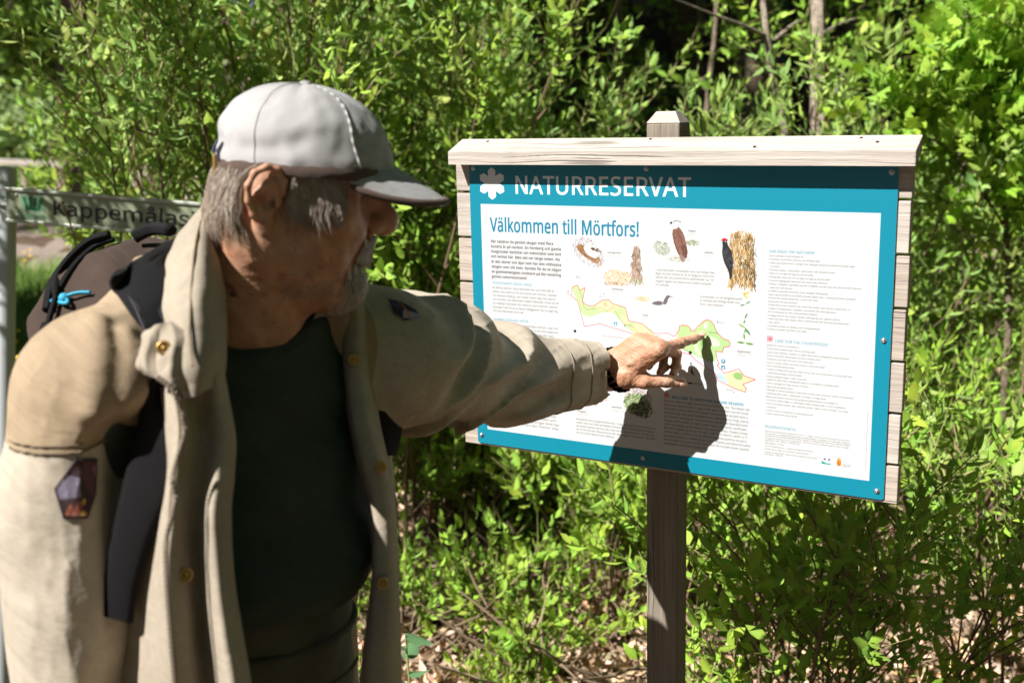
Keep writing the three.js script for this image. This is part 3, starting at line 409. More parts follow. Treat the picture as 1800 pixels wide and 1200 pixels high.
// a shrub: stems from the root, side shoots, sprigs
function shrub(label, px, z, o = {}) {
  const { h = 1.6, spread = 0.5, stems = 7, shoots = 9, kind = 'willow', mat = M.willow, s = 1, from = 0.2, name = 'shrub', lean = V3(), group, thick = 0.008, per = 3, y0 } = o;
  const b = at(px, 600, z); const base = V3(b.x, 0, b.z); base.y = (y0 ?? hillH(base.x, base.z)) - 0.02;
  const t = thing(name, label, 'shrub', base, 0, group), leaf = [], twigG = [], st = [];
  for (let i = 0; i < stems; i++) {
    const a = i / stems * 6.283 + rr(-0.4, 0.4), H = h * rr(0.72, 1.02), R = spread * Math.sqrt(rr(0.05, 1)), ox = Math.cos(a), oz = Math.sin(a), w1 = rr(-0.12, 0.12), w2 = rr(-0.12, 0.12);
    const P = (u) => V3(ox * (0.05 + R * u ** 1.25) + w1 * Math.sin(u * 5) * h * 0.3 + lean.x * u * u, H * u * (1 - 0.06 * u), oz * (0.05 + R * u ** 1.25) + w2 * Math.sin(u * 4 + 1) * h * 0.3 + lean.z * u * u);
    const pts = []; for (let k = 0; k <= 8; k++) pts.push(P(k / 8)); st.push(tube(pts, pts.map((_, k) => lerp(thick, 0.0022, k / 8)), 6, 3));
    for (let k = 0; k < shoots; k++) {
      const u = from + (1 - from) * ((k + rnd()) / shoots), p = P(u), d = P(Math.min(1, u + 0.05)).sub(P(u - 0.05)).normalize(), az = rnd() * 6.283, side = V3(Math.cos(az), 0.25, Math.sin(az)).normalize();
      const dir = d.multiplyScalar(0.6).addScaledVector(side, rr(0.5, 1)).normalize(), len = rr(0.1, 0.34) * Math.min(1.2, h) * (1.15 - 0.6 * u); const q = p.clone().addScaledVector(dir, len); q.y += len * 0.12;
      twigG.push(tube([p, p.clone().lerp(q, 0.5).add(V3(0, len * 0.04, 0)), q], [0.003, 0.0024, 0.0016], 4, 2, false));
      for (let j = 0; j < per; j++) { const e = p.clone().lerp(q, (j + 1) / per), dd = dir.clone().add(V3(rr(-0.7, 0.7), rr(0, 0.8), rr(-0.7, 0.7))).normalize(); leaf.push(place(e, dd, rnd() * 6.28, s * rr(0.7, 1.15))); }
    }
    leaf.push(place(P(1), V3(ox * 0.3, 1, oz * 0.3).normalize(), rnd() * 6, s));
  }
  st.forEach((g) => part('stem', g, o.bark || M.twig, t)); tag(part('branchlets', merge(twigG), M.twig, t), null, null, null, 'stuff'); foliage(t, kind, mat, leaf, o.tint ?? 0.22); return t;
}
// ------------------------------------------------------------------ shrubs
reseed(2024);
const willow1 = shrub('tall pale-leaved willow with peach catkins beside the road opening, leftmost in the wood edge', 392, 3.75, { h: 2.5, spread: 0.7, stems: 11, shoots: 13, s: 1, from: 0.6, per: 3 });
shrub('tall willow shrub rising directly behind the white cap', 520, 3.9, { h: 2.6, spread: 0.6, stems: 9, shoots: 15, from: 0.2, mat: M.willow });
shrub('bushy willow between the white cap and the roof board of the sign', 700, 3.9, { h: 2.15, spread: 0.6, stems: 10, shoots: 14, from: 0.1, mat: M.fresh });
shrub('leafy willow rising behind the left end of the roof board', 850, 4.3, { h: 2.3, spread: 0.6, stems: 10, shoots: 15, from: 0.12 });
shrub('narrow willow with upright tips just left of the post cap', 1020, 4.2, { h: 1.72, spread: 0.5, stems: 10, shoots: 12, from: 0.15, kind: 'lance', s: 0.85 });
shrub('dense green shrub low behind the pointing arm', 760, 4.4, { h: 1.3, spread: 0.6, stems: 11, shoots: 12, from: 0.08, mat: M.fresh });
shrub('low leafy shrub under the left corner of the board', 800, 4.05, { h: 0.55, spread: 0.5, stems: 9, shoots: 7, from: 0.15, kind: 'small', mat: M.fresh, s: 1.15, thick: 0.005 });
shrub('low shrub with bare brown stems under the middle of the board', 985, 4.5, { h: 0.78, spread: 0.45, stems: 12, shoots: 7, from: 0.42, kind: 'small', mat: M.fresh, s: 1.2, thick: 0.006, bark: M.stick });
shrub('small fresh shrub immediately left of the post', 1060, 3.55, { h: 0.6, spread: 0.3, stems: 7, shoots: 7, from: 0.3, kind: 'small', mat: M.fresh, s: 1.3, thick: 0.004 });
shrub('small upright shrub immediately right of the post, under the board', 1250, 3.4, { h: 0.55, spread: 0.3, stems: 6, shoots: 7, from: 0.25, kind: 'small', mat: M.fresh, s: 1.25, thick: 0.004 });
shrub('dark shaded shrub under the right half of the board', 1400, 2.25, { h: 0.98, spread: 0.24, stems: 7, shoots: 8, from: 0.35, per: 2, kind: 'willow', mat: M.fresh, s: 0.82, thick: 0.005 });
shrub('dark shaded shrub below the right corner of the board', 1545, 2.2, { h: 0.95, spread: 0.22, stems: 6, shoots: 7, from: 0.4, per: 2, kind: 'willow', mat: M.fresh, s: 0.85, thick: 0.005 });
shrub('sunlit leafy shrub along the lower right edge of the board', 1670, 3.8, { h: 0.95, spread: 0.45, stems: 8, shoots: 8, from: 0.2, kind: 'lance', mat: M.fresh, s: 0.85, thick: 0.006 });
shrub('shrub at the right frame edge below the oak sapling', 1810, 2.45, { h: 0.9, spread: 0.2, stems: 5, shoots: 7, from: 0.45, per: 2, kind: 'willow', mat: M.willow, s: 0.95, thick: 0.006 });
shrub('willow shrub behind the right end of the board, with upright tips above the roof', 1440, 4.15, { h: 1.82, spread: 0.45, stems: 9, shoots: 12, from: 0.3, kind: 'lance', mat: M.willow, s: 0.9 });
shrub('thin-stemmed shrub beside the upper right edge of the board', 1640, 4.3, { h: 1.5, spread: 0.4, stems: 7, shoots: 10, from: 0.25, kind: 'willow', mat: M.willow });
shrub('tiny seedling shrub at the foot of the post on its right', 1255, 2.35, { h: 0.46, spread: 0.08, stems: 3, shoots: 4, from: 0.3, kind: 'small', mat: M.fresh, s: 1.1, thick: 0.003 });
shrub('yellow-green shrub under the right part of the board, behind the shaded one', 1330, 3.6, { h: 0.82, spread: 0.22, stems: 4, shoots: 5, per: 2, from: 0.4, kind: 'willow', mat: M.oak, s: 0.8, thick: 0.004 });
shrub('low shrub beside the jacket hem, in front of the leaf litter', 760, 3.3, { h: 0.36, spread: 0.28, stems: 6, shoots: 4, per: 2, from: 0.2, kind: 'small', mat: M.fresh, s: 1.15, thick: 0.004 });
shrub('low trailing shrub between the jacket and the post at the bottom', 930, 3.2, { h: 0.3, spread: 0.42, stems: 7, shoots: 4, per: 2, from: 0.2, kind: 'small', mat: M.fresh, s: 1.2, thick: 0.004 });
shrub('bright willow beside the grassy verge, left of the backpack', 270, 5.2, { h: 1.9, spread: 0.4, stems: 6, shoots: 10, from: 0.55, mat: M.fresh });

// pale bark catkins hang in the leftmost willow
{
  const mt = std({ color: lin(0.55, 0.37, 0.25), roughness: 1 });
  for (const [px, py, z, a] of [[275, 20, 3.2, 0], [252, 37, 3.15, 1], [228, 70, 3.2, 2.2], [217, 84, 3.15, 1.3], [144, 145, 3.25, 1], [139, 166, 3.2, 2], [104, 172, 3.2, 1.2], [118, 198, 3.15, 2.2], [372, 32, 3.3, 0.6], [379, 60, 3.3, 1.9], [425, 102, 3.4, 0.2], [392, 16, 3.3, 1], [445, 52, 3.4, 2], [458, 30, 3.4, 1], [488, 60, 3.5, 1.6]]) {
    const p = at(px, py, z).sub(willow1.position), pts = [], r = []; const L = rr(0.02, 0.032);
    for (let i = 0; i <= 9; i++) { const t = i / 9 - 0.5; pts.push(V3(p.x + Math.cos(a) * L * t, p.y - Math.sin(a) * L * t - 0.02 * t * t, p.z + 0.3 * L * t)); r.push(0.0052 * Math.sqrt(Math.max(0.06, 1 - (2 * t) ** 2)) * (1 + 0.12 * (i % 2))); }
    part('catkin', tube(pts, r, 7), mt, willow1);
  }
  // stems of the leftmost willow that show against the leaves
  for (const l of [[[300, -40], [291, 10], [310, 60], [314, 95], [340, 150], [382, 225], [420, 330]], [[70, 20], [105, 50], [140, 85], [200, 140], [260, 190], [330, 235]], [[250, 15], [300, 60], [318, 100]], [[370, -20], [400, 60], [412, 130]], [[110, 150], [150, 190], [205, 215], [290, 245], [380, 300]]]) {
    const z0 = rr(3.2, 3.4), pts = curve(l.map(([x, y], i) => at(x, y, z0 + i * 0.05).sub(willow1.position)), 16); part('stem', tube(pts, pts.map((_, i) => lerp(0.0026, 0.0055, i / 16)), 6, 3), M.twig, willow1);
  }
}

// ------------------------------------------------------------------ trees
function trunkOf(label, pts, rad, mat, o = {}) {
  const w = pts.map(([x, y, z]) => at(x, y, z)); const b = w[w.length - 1].clone(); b.y = hillH(b.x, b.z) - 0.05;
  const last = w[w.length - 1]; if (last.y > b.y + 0.1) w.push(last.clone().lerp(b, 0.5).add(V3(rr(-.02, .02), 0, 0)), b);
  const up = w[0].clone(); const dir = w[0].clone().sub(w[1]).normalize(); if (!o.short) { for (const k of [1.2, 2.6, 4.2]) w.unshift(up.clone().addScaledVector(dir.clone().lerp(V3(0, 1, 0), 0.5).normalize(), k)); }
  const t = thing('tree', label, 'tree', b, 0, o.group), n = 30, c = curve(w.map((p) => p.clone().sub(b)), n);
  part('trunk', tube(c, c.map((_, i) => rad * lerp(0.35, 1.15, i / n) * (1 + 0.06 * Math.sin(i * 1.7))), 12, 2), mat, t);
  for (const br of o.branches || []) { const q = curve(br.map(([x, y, z]) => at(x, y, z).sub(b)), 14); part('branch', tube(q, q.map((_, i) => lerp(o.br || 0.008, 0.0025, i / 14)), 7, 3), mat, t); }
  const lf = []; const top = c[0];
  for (let i = 0; i < (o.crown ?? 220); i++) { const k = rnd(), R = 1.4 * (o.wide || 1), p = V3(rr(-1, 1), rr(-0.9, 0.9), rr(-1, 1)); if (p.length() > 1) { i--; continue; } p.multiplyScalar(R).add(top).add(V3(0, rr(-0.6, 0.9), 0)); lf.push(place(p, V3(rr(-1, 1), rr(-0.2, 1), rr(-1, 1)).normalize(), rnd() * 6, rr(1.6, 3))); }
  if (lf.length) { const cr = new THREE.Group(); cr.name = 'crown'; t.add(cr); foliage(cr, 'far', o.mat || M.deep, lf); }
  return t;
}
trunkOf('straight pale grey trunk rising behind the right half of the roof board', [[1440, -60, 5.2], [1439, 60, 5.2], [1440, 240, 5.2], [1446, 420, 5.3]], 0.05, M.pale, { branches: [[[1445, 60, 5.2], [1480, 40, 5.0], [1505, 32, 4.9]], [[1440, 130, 5.2], [1465, 170, 5], [1486, 116, 5]]] });
trunkOf('slender pale trunk forking left of the thicker pale trunk', [[1336, -70, 4.7], [1345, 30, 4.7], [1350, 70, 4.7], [1362, 140, 4.75], [1382, 240, 4.8], [1400, 400, 5]], 0.021, M.pale, { branches: [[[1347, 64, 4.7], [1310, 46, 4.6], [1250, 24, 4.5], [1172, -8, 4.4]], [[1356, 125, 4.7], [1335, 126, 4.7]], [[1362, 70, 4.8], [1400, 40, 4.9], [1420, 38, 5]]], crown: 300, br: 0.011 });
trunkOf('thin pale stem among the oak leaves at the right', [[1706, -60, 4.6], [1704, 40, 4.6], [1700, 120, 4.6], [1692, 260, 4.65], [1688, 400, 4.7], [1694, 560, 4.8]], 0.018, M.pale, { crown: 260 });
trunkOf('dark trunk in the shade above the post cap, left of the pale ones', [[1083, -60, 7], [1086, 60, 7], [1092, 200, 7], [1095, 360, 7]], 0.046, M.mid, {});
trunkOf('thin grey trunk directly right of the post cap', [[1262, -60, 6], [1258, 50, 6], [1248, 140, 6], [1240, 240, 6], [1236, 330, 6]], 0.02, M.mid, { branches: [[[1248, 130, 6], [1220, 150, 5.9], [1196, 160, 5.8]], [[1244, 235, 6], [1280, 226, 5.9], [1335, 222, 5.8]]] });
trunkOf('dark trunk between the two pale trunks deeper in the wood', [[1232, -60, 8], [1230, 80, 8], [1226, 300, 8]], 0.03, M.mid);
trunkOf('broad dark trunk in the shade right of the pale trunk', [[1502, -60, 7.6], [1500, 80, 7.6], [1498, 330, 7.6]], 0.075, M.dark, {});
trunkOf('leaning thin grey stem low beside the right edge of the board', [[1676, 300, 5.4], [1672, 380, 5.4], [1655, 470, 5.4], [1640, 520, 5.4]], 0.016, M.pale, { short: true, crown: 0 });
trunkOf('crooked grey stem low at the far right', [[1750, 380, 5.8], [1752, 470, 5.8], [1756, 560, 5.8], [1740, 640, 5.8]], 0.02, M.pale, { short: true, crown: 0 });
// the deeper wood: trunks that only show as dark uprights
reseed(77);
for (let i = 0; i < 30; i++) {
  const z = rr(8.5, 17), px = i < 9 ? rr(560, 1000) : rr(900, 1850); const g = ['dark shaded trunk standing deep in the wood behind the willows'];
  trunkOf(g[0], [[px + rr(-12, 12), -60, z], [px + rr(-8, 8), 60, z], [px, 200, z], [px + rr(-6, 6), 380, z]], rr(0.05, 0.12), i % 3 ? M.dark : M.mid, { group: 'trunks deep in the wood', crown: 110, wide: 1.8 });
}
// oak sapling with lobed leaves at the right
{
  const b = onGround(1800, 1000); b.y = hillH(b.x, b.z) - 0.02; const B0 = at(1770, 620, 3.9); B0.y = hillH(B0.x, B0.z) - 0.02;
  const t = thing('oak_sapling', 'young oak with bright yellow-green lobed leaves at the right edge', 'tree', B0);
  const lf = []; reseed(404);
  const limbs = [[[1775, 560, 3.9], [1770, 420, 3.9], [1765, 300, 3.85], [1752, 180, 3.8], [1740, 60, 3.75]], [[1765, 330, 3.85], [1720, 240, 3.8], [1660, 195, 3.75], [1560, 205, 3.7]], [[1762, 270, 3.85], [1790, 180, 3.8], [1800, 60, 3.7]], [[1768, 400, 3.9], [1720, 330, 3.85], [1650, 250, 3.8], [1590, 240, 3.75]], [[1770, 430, 3.9], [1800, 360, 3.8], [1840, 280, 3.7]], [[1752, 180, 3.8], [1700, 110, 3.75], [1650, 95, 3.7]]];
  limbs.forEach((l, k) => {
    const q = curve(l.map(([x, y, z]) => at(x, y, z).sub(B0)), 16); if (!k) q.unshift(V3(0, 0, 0)); part(k ? 'limb' : 'trunk', tube(q, q.map((_, i) => lerp(k ? 0.007 : 0.014, 0.002, i / q.length)), 7, 3), M.mid, t);
    for (let i = 5; i < q.length; i++) for (let j = 0; j < 2; j++) { const p = q[i].clone().add(V3(rr(-0.1, 0.1), rr(-0.08, 0.08), rr(-0.1, 0.1))); lf.push(place(p, V3(rr(-1, 0.6), rr(0, 1), rr(-0.2, 1)).normalize(), rnd() * 6, rr(0.7, 1.05))); }
  });
  foliage(t, 'oak', M.oak, lf, 0.16);
}
// ------------------------------------------------------------------ the undergrowth of the wood, one mass
{
  const lists = { far: [], willow: [] }; reseed(909);
  for (let i = 0; i < 17000; i++) {
    const z = 5 + 11 * rnd() ** 1.4, px = rr(330, 1950), y = rr(-0.1, 3.6) * (0.5 + 0.5 * z / 12), p = at(px, 600, z); const wood = smooth(-0.3, -0.16, (px - 900) / FOCAL); if (rnd() > wood) continue;
    p.y = hillH(p.x, p.z) + y; const d = n3(p.x * 0.75, p.y * 0.9, p.z * 0.75) + 0.4 * n3(p.x * 2.2, p.y * 2.2, p.z * 2.2); const dark = bump((px - 1230) / 260, 0, 1) * smooth(0.6, 1.2, p.y);
    if (d < 0.12 + 0.42 * dark + 0.1 * smooth(0, 1, y / 3)) continue;
    lists[z < 8 ? 'willow' : 'far'].push(place(p, V3(rr(-1, 1), rr(-0.2, 1), rr(-0.6, 1)).normalize(), rnd() * 6, rr(0.8, 1.5)));
  }
  const t = new THREE.Group(); t.name = 'forest_undergrowth'; scene.add(t); tag(t, 'mass of leafy undergrowth filling the shaded wood behind the shrubs', 'undergrowth', null, 'stuff');
  foliage(t, 'willow', M.under, lists.willow, 0.3); foliage(t, 'far', M.deep, lists.far, 0.35);
}
// canopy of the wood edge above the frame: its shade makes the wood dark
{
  reseed(31337);
  for (let i = 0; i < 12; i++) {
    const z = rr(7.5, 15), px = rr(500, 1900), y = rr(4.6, 8.5), c = at(px, 600, z); c.y = y; const b = V3(c.x, hillH(c.x, c.z) - 0.05, c.z);
    const t = thing('tree', 'tall forest tree whose crown closes over the wood above the photo', 'tree', b, 0, 'tall trees of the wood edge'); const w = [V3(), V3(rr(-.1, .1), (y) * 0.5, rr(-.1, .1)), V3(0, y - b.y + 1, 0)];
    const q = curve(w, 10); part('trunk', tube(q, q.map((_, k) => lerp(0.13, 0.05, k / 10)), 10, 2), M.dark, t);
    const lf = []; for (let k = 0; k < 300; k++) { const p = V3(rr(-1, 1), rr(-0.8, 0.8), rr(-1, 1)); if (p.length() > 1) { k--; continue; } p.multiply(V3(2.1, 1.9, 2.1)).add(V3(0, y - b.y, 0)); lf.push(place(p, V3(rr(-1, 1), rr(-0.3, 1), rr(-1, 1)).normalize(), rnd() * 6, rr(2.8, 4.4))); }
    const cr = new THREE.Group(); cr.name = 'crown'; t.add(cr); foliage(cr, 'far', M.deep, lf, 0.25);
  }
}
// trees added to block sky light and shade the wood; the sun comes through a gap over the road
{
  reseed(4711);
  for (const [x, z, h, R, ry, cy] of [[-5.2, -5.4, 9, 2, 2.4, 7], [-6.8, -6.6, 9, 2.2, 2.4, 7], [-8.5, -5.2, 9.5, 2.2, 2.6, 8], [-5.2, -8.6, 8.5, 2.2, 2.4, 6.8], [-2.6, -7, 9, 2.3, 2, 7.6], [-0.4, -6.6, 9, 1.9, 1.8, 7.8], [-3.6, -9.5, 8, 2.4, 2.2, 6.6], [1.6, -7.6, 9, 2, 1.9, 8], [3.5, 5, 7, 3], [7, 1, 8, 3.2], [8.5, -3.5, 8, 3], [0.5, 8.5, 8, 3.2], [6, 8, 9, 3.4], [-4, 13, 7, 3]]) {
    const b = V3(x, hillH(x, z) - 0.05, z), t = thing('tree', 'leafy tree added to block sky light and shade the wood', 'tree', b, 0, 'trees added for their shade'), lf = [];
    const q = curve([V3(), V3(rr(-.15, .15), h * 0.5, rr(-.15, .15)), V3(0, h, 0)], 10); part('trunk', tube(q, q.map((_, k) => lerp(0.15, 0.04, k / 10)), 10, 2), M.mid, t);
    for (let k = 0; k < (R < 1 ? 160 : R < 2.5 ? 420 : 300); k++) { const p = V3(rr(-1, 1), rr(-1, 1), rr(-1, 1)); if (p.length() > 1) { k--; continue; } p.multiply(V3(R, ry || h * 0.46, R)).add(V3(0, cy || h * 0.56, 0)); lf.push(place(p, V3(rr(-1, 1), rr(-0.3, 1), rr(-1, 1)).normalize(), rnd() * 6, rr(4, 6) * (R < 1 ? 0.35 : R < 2.5 ? 0.75 : 1))); }
    const cr = new THREE.Group(); cr.name = 'crown'; t.add(cr); foliage(cr, 'far', M.deep, lf, 0.25);
  }
}
// ------------------------------------------------------------------ forest floor
{
  reseed(60);
  const deadG = [0, 1, 2, 3].map((k) => leafGeo(0.062, 0.034, k === 3 ? lobed : oval, [1.4, -0.8, 0.5, 1][k], [0.5, 0.2, 0.9, 0.4][k], k === 3 ? 7 : 2, [1, 1, 1]));
  const L = deadG.map(() => []), tw = [], sm = [], gr = [];
  for (let i = 0; i < 15000; i++) { const p = onGround(rr(560, 1850), rr(610, 1290)); if (p.z < -11 || !isFinite(p.x)) continue; p.y = hillH(p.x, p.z) + rr(0.0, 0.03); L[(rnd() * 4) | 0].push(place(p, V3(rr(-1, 1), rr(-0.1, 0.5), rr(-1, 1)).normalize(), rnd() * 6, rr(0.6, 1.35))); }
  const litter = new THREE.Group(); litter.name = 'leaf_litter'; scene.add(litter); tag(litter, 'brown dead leaves covering the forest floor', 'leaf litter', null, 'stuff');
  deadG.forEach((g, i) => copies('dead_leaves', [g], M.dead, L[i], litter, 0.45));
  const tg = [0, 1, 2].map(() => { const pts = []; const a = rr(-0.2, 0.2), b = rr(-0.2, 0.2); for (let i = 0; i <= 6; i++) { const t = i / 6; pts.push(V3(a * t * t * 0.4 + rr(-.006, .006), 0.4 * t, b * Math.sin(t * 3) * 0.25 + rr(-.006, .006))); } const g = tube(pts, [0.005, 0.005, 0.0045, 0.004, 0.0035, 0.003, 0.002], 5, 3); return g; });
  const TL = tg.map(() => []); for (let i = 0; i < 900; i++) { const p = onGround(rr(600, 1850), rr(620, 1260)); if (p.z < -10) continue; p.y = hillH(p.x, p.z) + rr(0.005, 0.05); TL[(rnd() * 3) | 0].push(place(p, V3(rr(-1, 1), rr(-0.05, 0.35), rr(-1, 1)).normalize(), rnd() * 6, rr(0.3, 1.4))); }
  const twigs = new THREE.Group(); twigs.name = 'fallen_twigs'; scene.add(twigs); tag(twigs, 'dry twigs strewn over the leaf litter', 'twigs', null, 'stuff'); tg.forEach((g, i) => copies('dry_twigs', [g], M.stick, TL[i], twigs, 0.4));
  for (let i = 0; i < 7000; i++) { const p = onGround(rr(600, 1850), rr(640, 1270)); if (p.z < -10) continue; const d = n2(p.x * 1.3 + 3, p.z * 1.3) + 0.5 * n2(p.x * 4, p.z * 4); const px = 900 - p.x / p.z * 1950; if (d < 0.22 + (px > 1100 ? 0.3 : 0) + (px > 1000 && px < 1200 ? 0.35 : 0)) continue; p.y = hillH(p.x, p.z) - 0.01; gr.push(place(p, V3(rr(-0.7, 0.7), 1, rr(-0.7, 0.7)).normalize(), rnd() * 6, rr(0.45, 1.15))); }
  const cov = new THREE.Group(); cov.name = 'ground_cover'; scene.add(cov); tag(cov, 'low green seedlings and sprouts between the dead leaves', 'ground cover', null, 'stuff'); foliage(cov, 'small', M.fresh, gr, 0.25);
  // single branches lying about
  reseed(17);
  for (const [lab, l, r] of [['grey fallen branch immediately left of the post', [[1145, 1010, 3.55], [1118, 1045, 3.5], [1095, 1085, 3.45], [1060, 1110, 3.45]], 0.014], ['thin pale stick lying left of the post, pointing up at it', [[1145, 955, 3.8], [1080, 958, 3.8], [1010, 975, 3.8]], 0.006], ['pale brown stick standing slantwise in the litter between jacket and post', [[893, 915, 3.6], [915, 955, 3.58], [944, 1010, 3.55]], 0.009], ['long curved dead branch right of the foot of the post', [[1205, 1080, 2.95], [1240, 1130, 2.9], [1290, 1190, 2.85], [1350, 1215, 2.8]], 0.008], ['upright dry stalk under the right corner of the board', [[1683, 960, 3.4], [1684, 1020, 3.4], [1690, 1100, 3.4]], 0.006], ['thin dry stem standing in the litter right of the post', [[1365, 1070, 3.2], [1362, 1130, 3.2], [1362, 1230, 3.2]], 0.006], ['weathered branch on the slope right of the board', [[1720, 440, 6.4], [1770, 480, 6.2], [1830, 530, 6]], 0.02], ['forked grey branch lying at the lower right', [[1650, 1020, 3.4], [1700, 1060, 3.3], [1760, 1130, 3.1]], 0.006]]) {
    const b = at(...l[0]), q = curve(l.map((p) => at(...p).sub(b)), 12), t = tag(part('fallen_branch', tube(q, q.map((_, i) => r * lerp(1, 0.7, i / 12) * (1 + 0.1 * Math.sin(i * 2.1))), 8, 3), M.stick, scene), lab, 'branch'); t.name = numbered('fallen_branch'); t.position.copy(b);
  }
}
// broad-leaved plant beside the jacket
{
  const b = at(718, 1215, 2.35), t = thing('broad_leaved_plant', 'bluish-green plant with broad pointed leaves beside the jacket hem', 'plant', V3(b.x, hillH(b.x, b.z) - 0.01, b.z));
  const H = 0.6, mt = leafMat(0.09, 0.19, 0.075, 0.3); reseed(5); part('stalk', tube([V3(), V3(0.01, H * 0.5, 0), V3(0, H, 0.01)], [0.004, 0.0035, 0.002], 6), M.greenTwig, t);
  for (let i = 0; i < 13; i++) { const u = 0.42 + 0.58 * i / 12, L = rr(0.07, 0.11) * (1.15 - 0.4 * u), g = leafGeo(L, L * 0.5, (x) => Math.sin(Math.PI * Math.min(1, x * 0.95 + 0.04) ** 0.75), rr(0.4, 1.1), 0.25, 7); g.rotateX(rr(0.9, 2.0)); g.rotateY(i * 2.2 + rr(-.3, .3)); const m = part('leaf', g, mt, t); m.position.set(0, H * u, 0); }
}
// ------------------------------------------------------------------ the road side on the far left
{
  reseed(8);
  const blade = merge(Array.from({ length: 7 }, () => { const g = leafGeo(rr(0.12, 0.3), 0.007, (t) => 1 - t * 0.9, rr(-0.6, 1), 0.2, 2, [rr(.8, 1.2), rr(.85, 1.15), rr(.7, 1.1)], true); g.rotateX(rr(-0.5, 0.5)); g.rotateY(rnd() * 6); g.translate(rr(-.04, .04), 0, rr(-.04, .04)); return g; }));
  const ms = [], fl = []; for (let i = 0; i < 3600; i++) { const z = rr(4.5, 12.2), px = rr(-120, 330), p = at(px, 600, z); p.y = hillH(p.x, p.z); ms.push(place(p, V3(rr(-.2, .2), 1, rr(-.2, .2)).normalize(), rnd() * 6, rr(0.7, 1.5))); if (i % 9 === 0 && n2(p.x, p.z) > -0.1) { p.y += rr(0.15, 0.35); fl.push(place(p, V3(rr(-.5, .5), 1, rr(-.2, .8)).normalize(), rnd() * 6, rr(0.8, 1.6))); } }
  for (let i = 0; i < 1500; i++) { const z = rr(28, 36), px = rr(-200, 400), p = at(px, 600, z); p.y = hillH(p.x, p.z); ms.push(place(p, Y, rnd() * 6, rr(2, 4))); }
  const gs = copies('verge_grass', [blade], M.grass, ms, scene, 0.25); tag(gs, 'green grass on the road verges', 'grass', null, 'stuff'); gs.name = 'verge_grass';
  const disc = merge(Array.from({ length: 5 }, (_, i) => { const g = leafGeo(0.013, 0.011, oval, 0.2, 0.2, 2); g.rotateX(1.2); g.rotateY(i * 1.257); return g; })); const f = copies('yellow_flowers', [disc], std({ color: lin(0.8, 0.5, 0.03), side: THREE.DoubleSide, vertexColors: true }), fl, scene, 0.1); tag(f, 'small yellow flowers in the verge grass', 'flowers', null, 'stuff');
  // low timber rail along the far side of the road
  const a = at(-60, 281, 25.5), c = at(330, 300, 24.5), t = thing('road_barrier', 'low weathered timber rail along the far side of the road', 'barrier', V3(a.x, hillH(a.x, a.z), a.z)); const d = c.clone().sub(a), L = d.length();
  const rail = part('rail', plank(L, 0.13, 0.1, 0, 0.01), woods[1], t); rail.position.copy(a.clone().lerp(c, 0.5).sub(t.position)); rail.quaternion.setFromUnitVectors(V3(1, 0, 0), d.clone().normalize());
  for (let i = 0; i < 6; i++) { const p = a.clone().lerp(c, (i + 0.5) / 6); const h = p.y - hillH(p.x, p.z); const m = part('rail_post', plank(0.12, Math.max(0.1, h + 0.25), 0.12, 1, 0.01), woods[2], t); m.position.set(p.x - t.position.x, (p.y + hillH(p.x, p.z)) / 2 - t.position.y - 0.14, p.z - t.position.z - 0.12); }
  // bushes and trees beyond the road
  const far = (lab, px, z, w, h, y, n, mat, name, cat, trunk) => {
    const p = at(px, 600, z); const b = V3(p.x, hillH(p.x, p.z) - 0.1, p.z), o = thing(name, lab, cat, b), lf = [];
    for (let k = 0; k < n; k++) { const q = V3(rr(-1, 1), rr(-1, 1), rr(-1, 1)); if (q.length() > 1 || n3(q.x * 2.2 + px, q.y * 2.2, q.z * 2.2) < -0.3) { k -= rnd() < 0.98 ? 1 : 0; continue; } q.multiply(V3(w, h / 2, w)).add(V3(0, y + h / 2, 0)); lf.push(place(q, V3(rr(-1, 1), rr(-0.3, 1), rr(-1, 1)).normalize(), rnd() * 6, rr(2, 3.6))); }
    if (trunk) part('trunk', tube([V3(), V3(0.1, y + h * 0.4, 0), V3(0, y + h * 0.8, 0)], [0.25, 0.18, 0.08], 9, 2), M.dark, o); else part('stem', tube([V3(), V3(0.05, h * 0.4, 0), V3(0, h * 0.7, 0.1)], [0.05, 0.04, 0.02], 6, 2), M.dark, o);
    const cr = new THREE.Group(); cr.name = 'crown'; o.add(cr); foliage(cr, 'far', mat, lf, 0.25);
  };
  for (const [i, px] of [-60, 15, 85, 150, 215, 290].entries()) far(['pale green roadside bush at the left frame edge', 'pale green bush beyond the rail, second from the left', 'pale green bush beyond the middle of the rail', 'pale green bush beyond the rail near the willow', 'pale bush behind the right end of the rail', 'pale bush hidden beyond the willow'][i], px, 31 + (i % 3), 1.7, 1.9 + 0.3 * (i % 2), 0, 420, M.grey, 'roadside_bush', 'bush');
  far('dark tree at the left frame edge beyond the road', -30, 40, 3.6, 12, 0.6, 900, M.deep, 'far_tree', 'tree', true);
  far('dark tree beyond the road, right of the edge one', 45, 43, 2.6, 9, 0.6, 700, M.deep, 'far_tree', 'tree', true);
  far('lighter tree beyond the road under the gap of sky', 120, 44, 3, 3.6, 0.4, 500, M.under, 'far_tree', 'tree', true);
  far('lighter tree beyond the road, behind the willow', 215, 42, 2.4, 8, 0.4, 500, M.under, 'far_tree', 'tree', true);
  far('tall tree beyond the road seen through the willow', 330, 44, 3.6, 9, 0.4, 600, M.deep, 'far_tree', 'tree', true);
  far('tree shading the road from the left', -420, 17, 4, 7, 2.5, 800, M.deep, 'roadside_tree', 'tree', true);
}
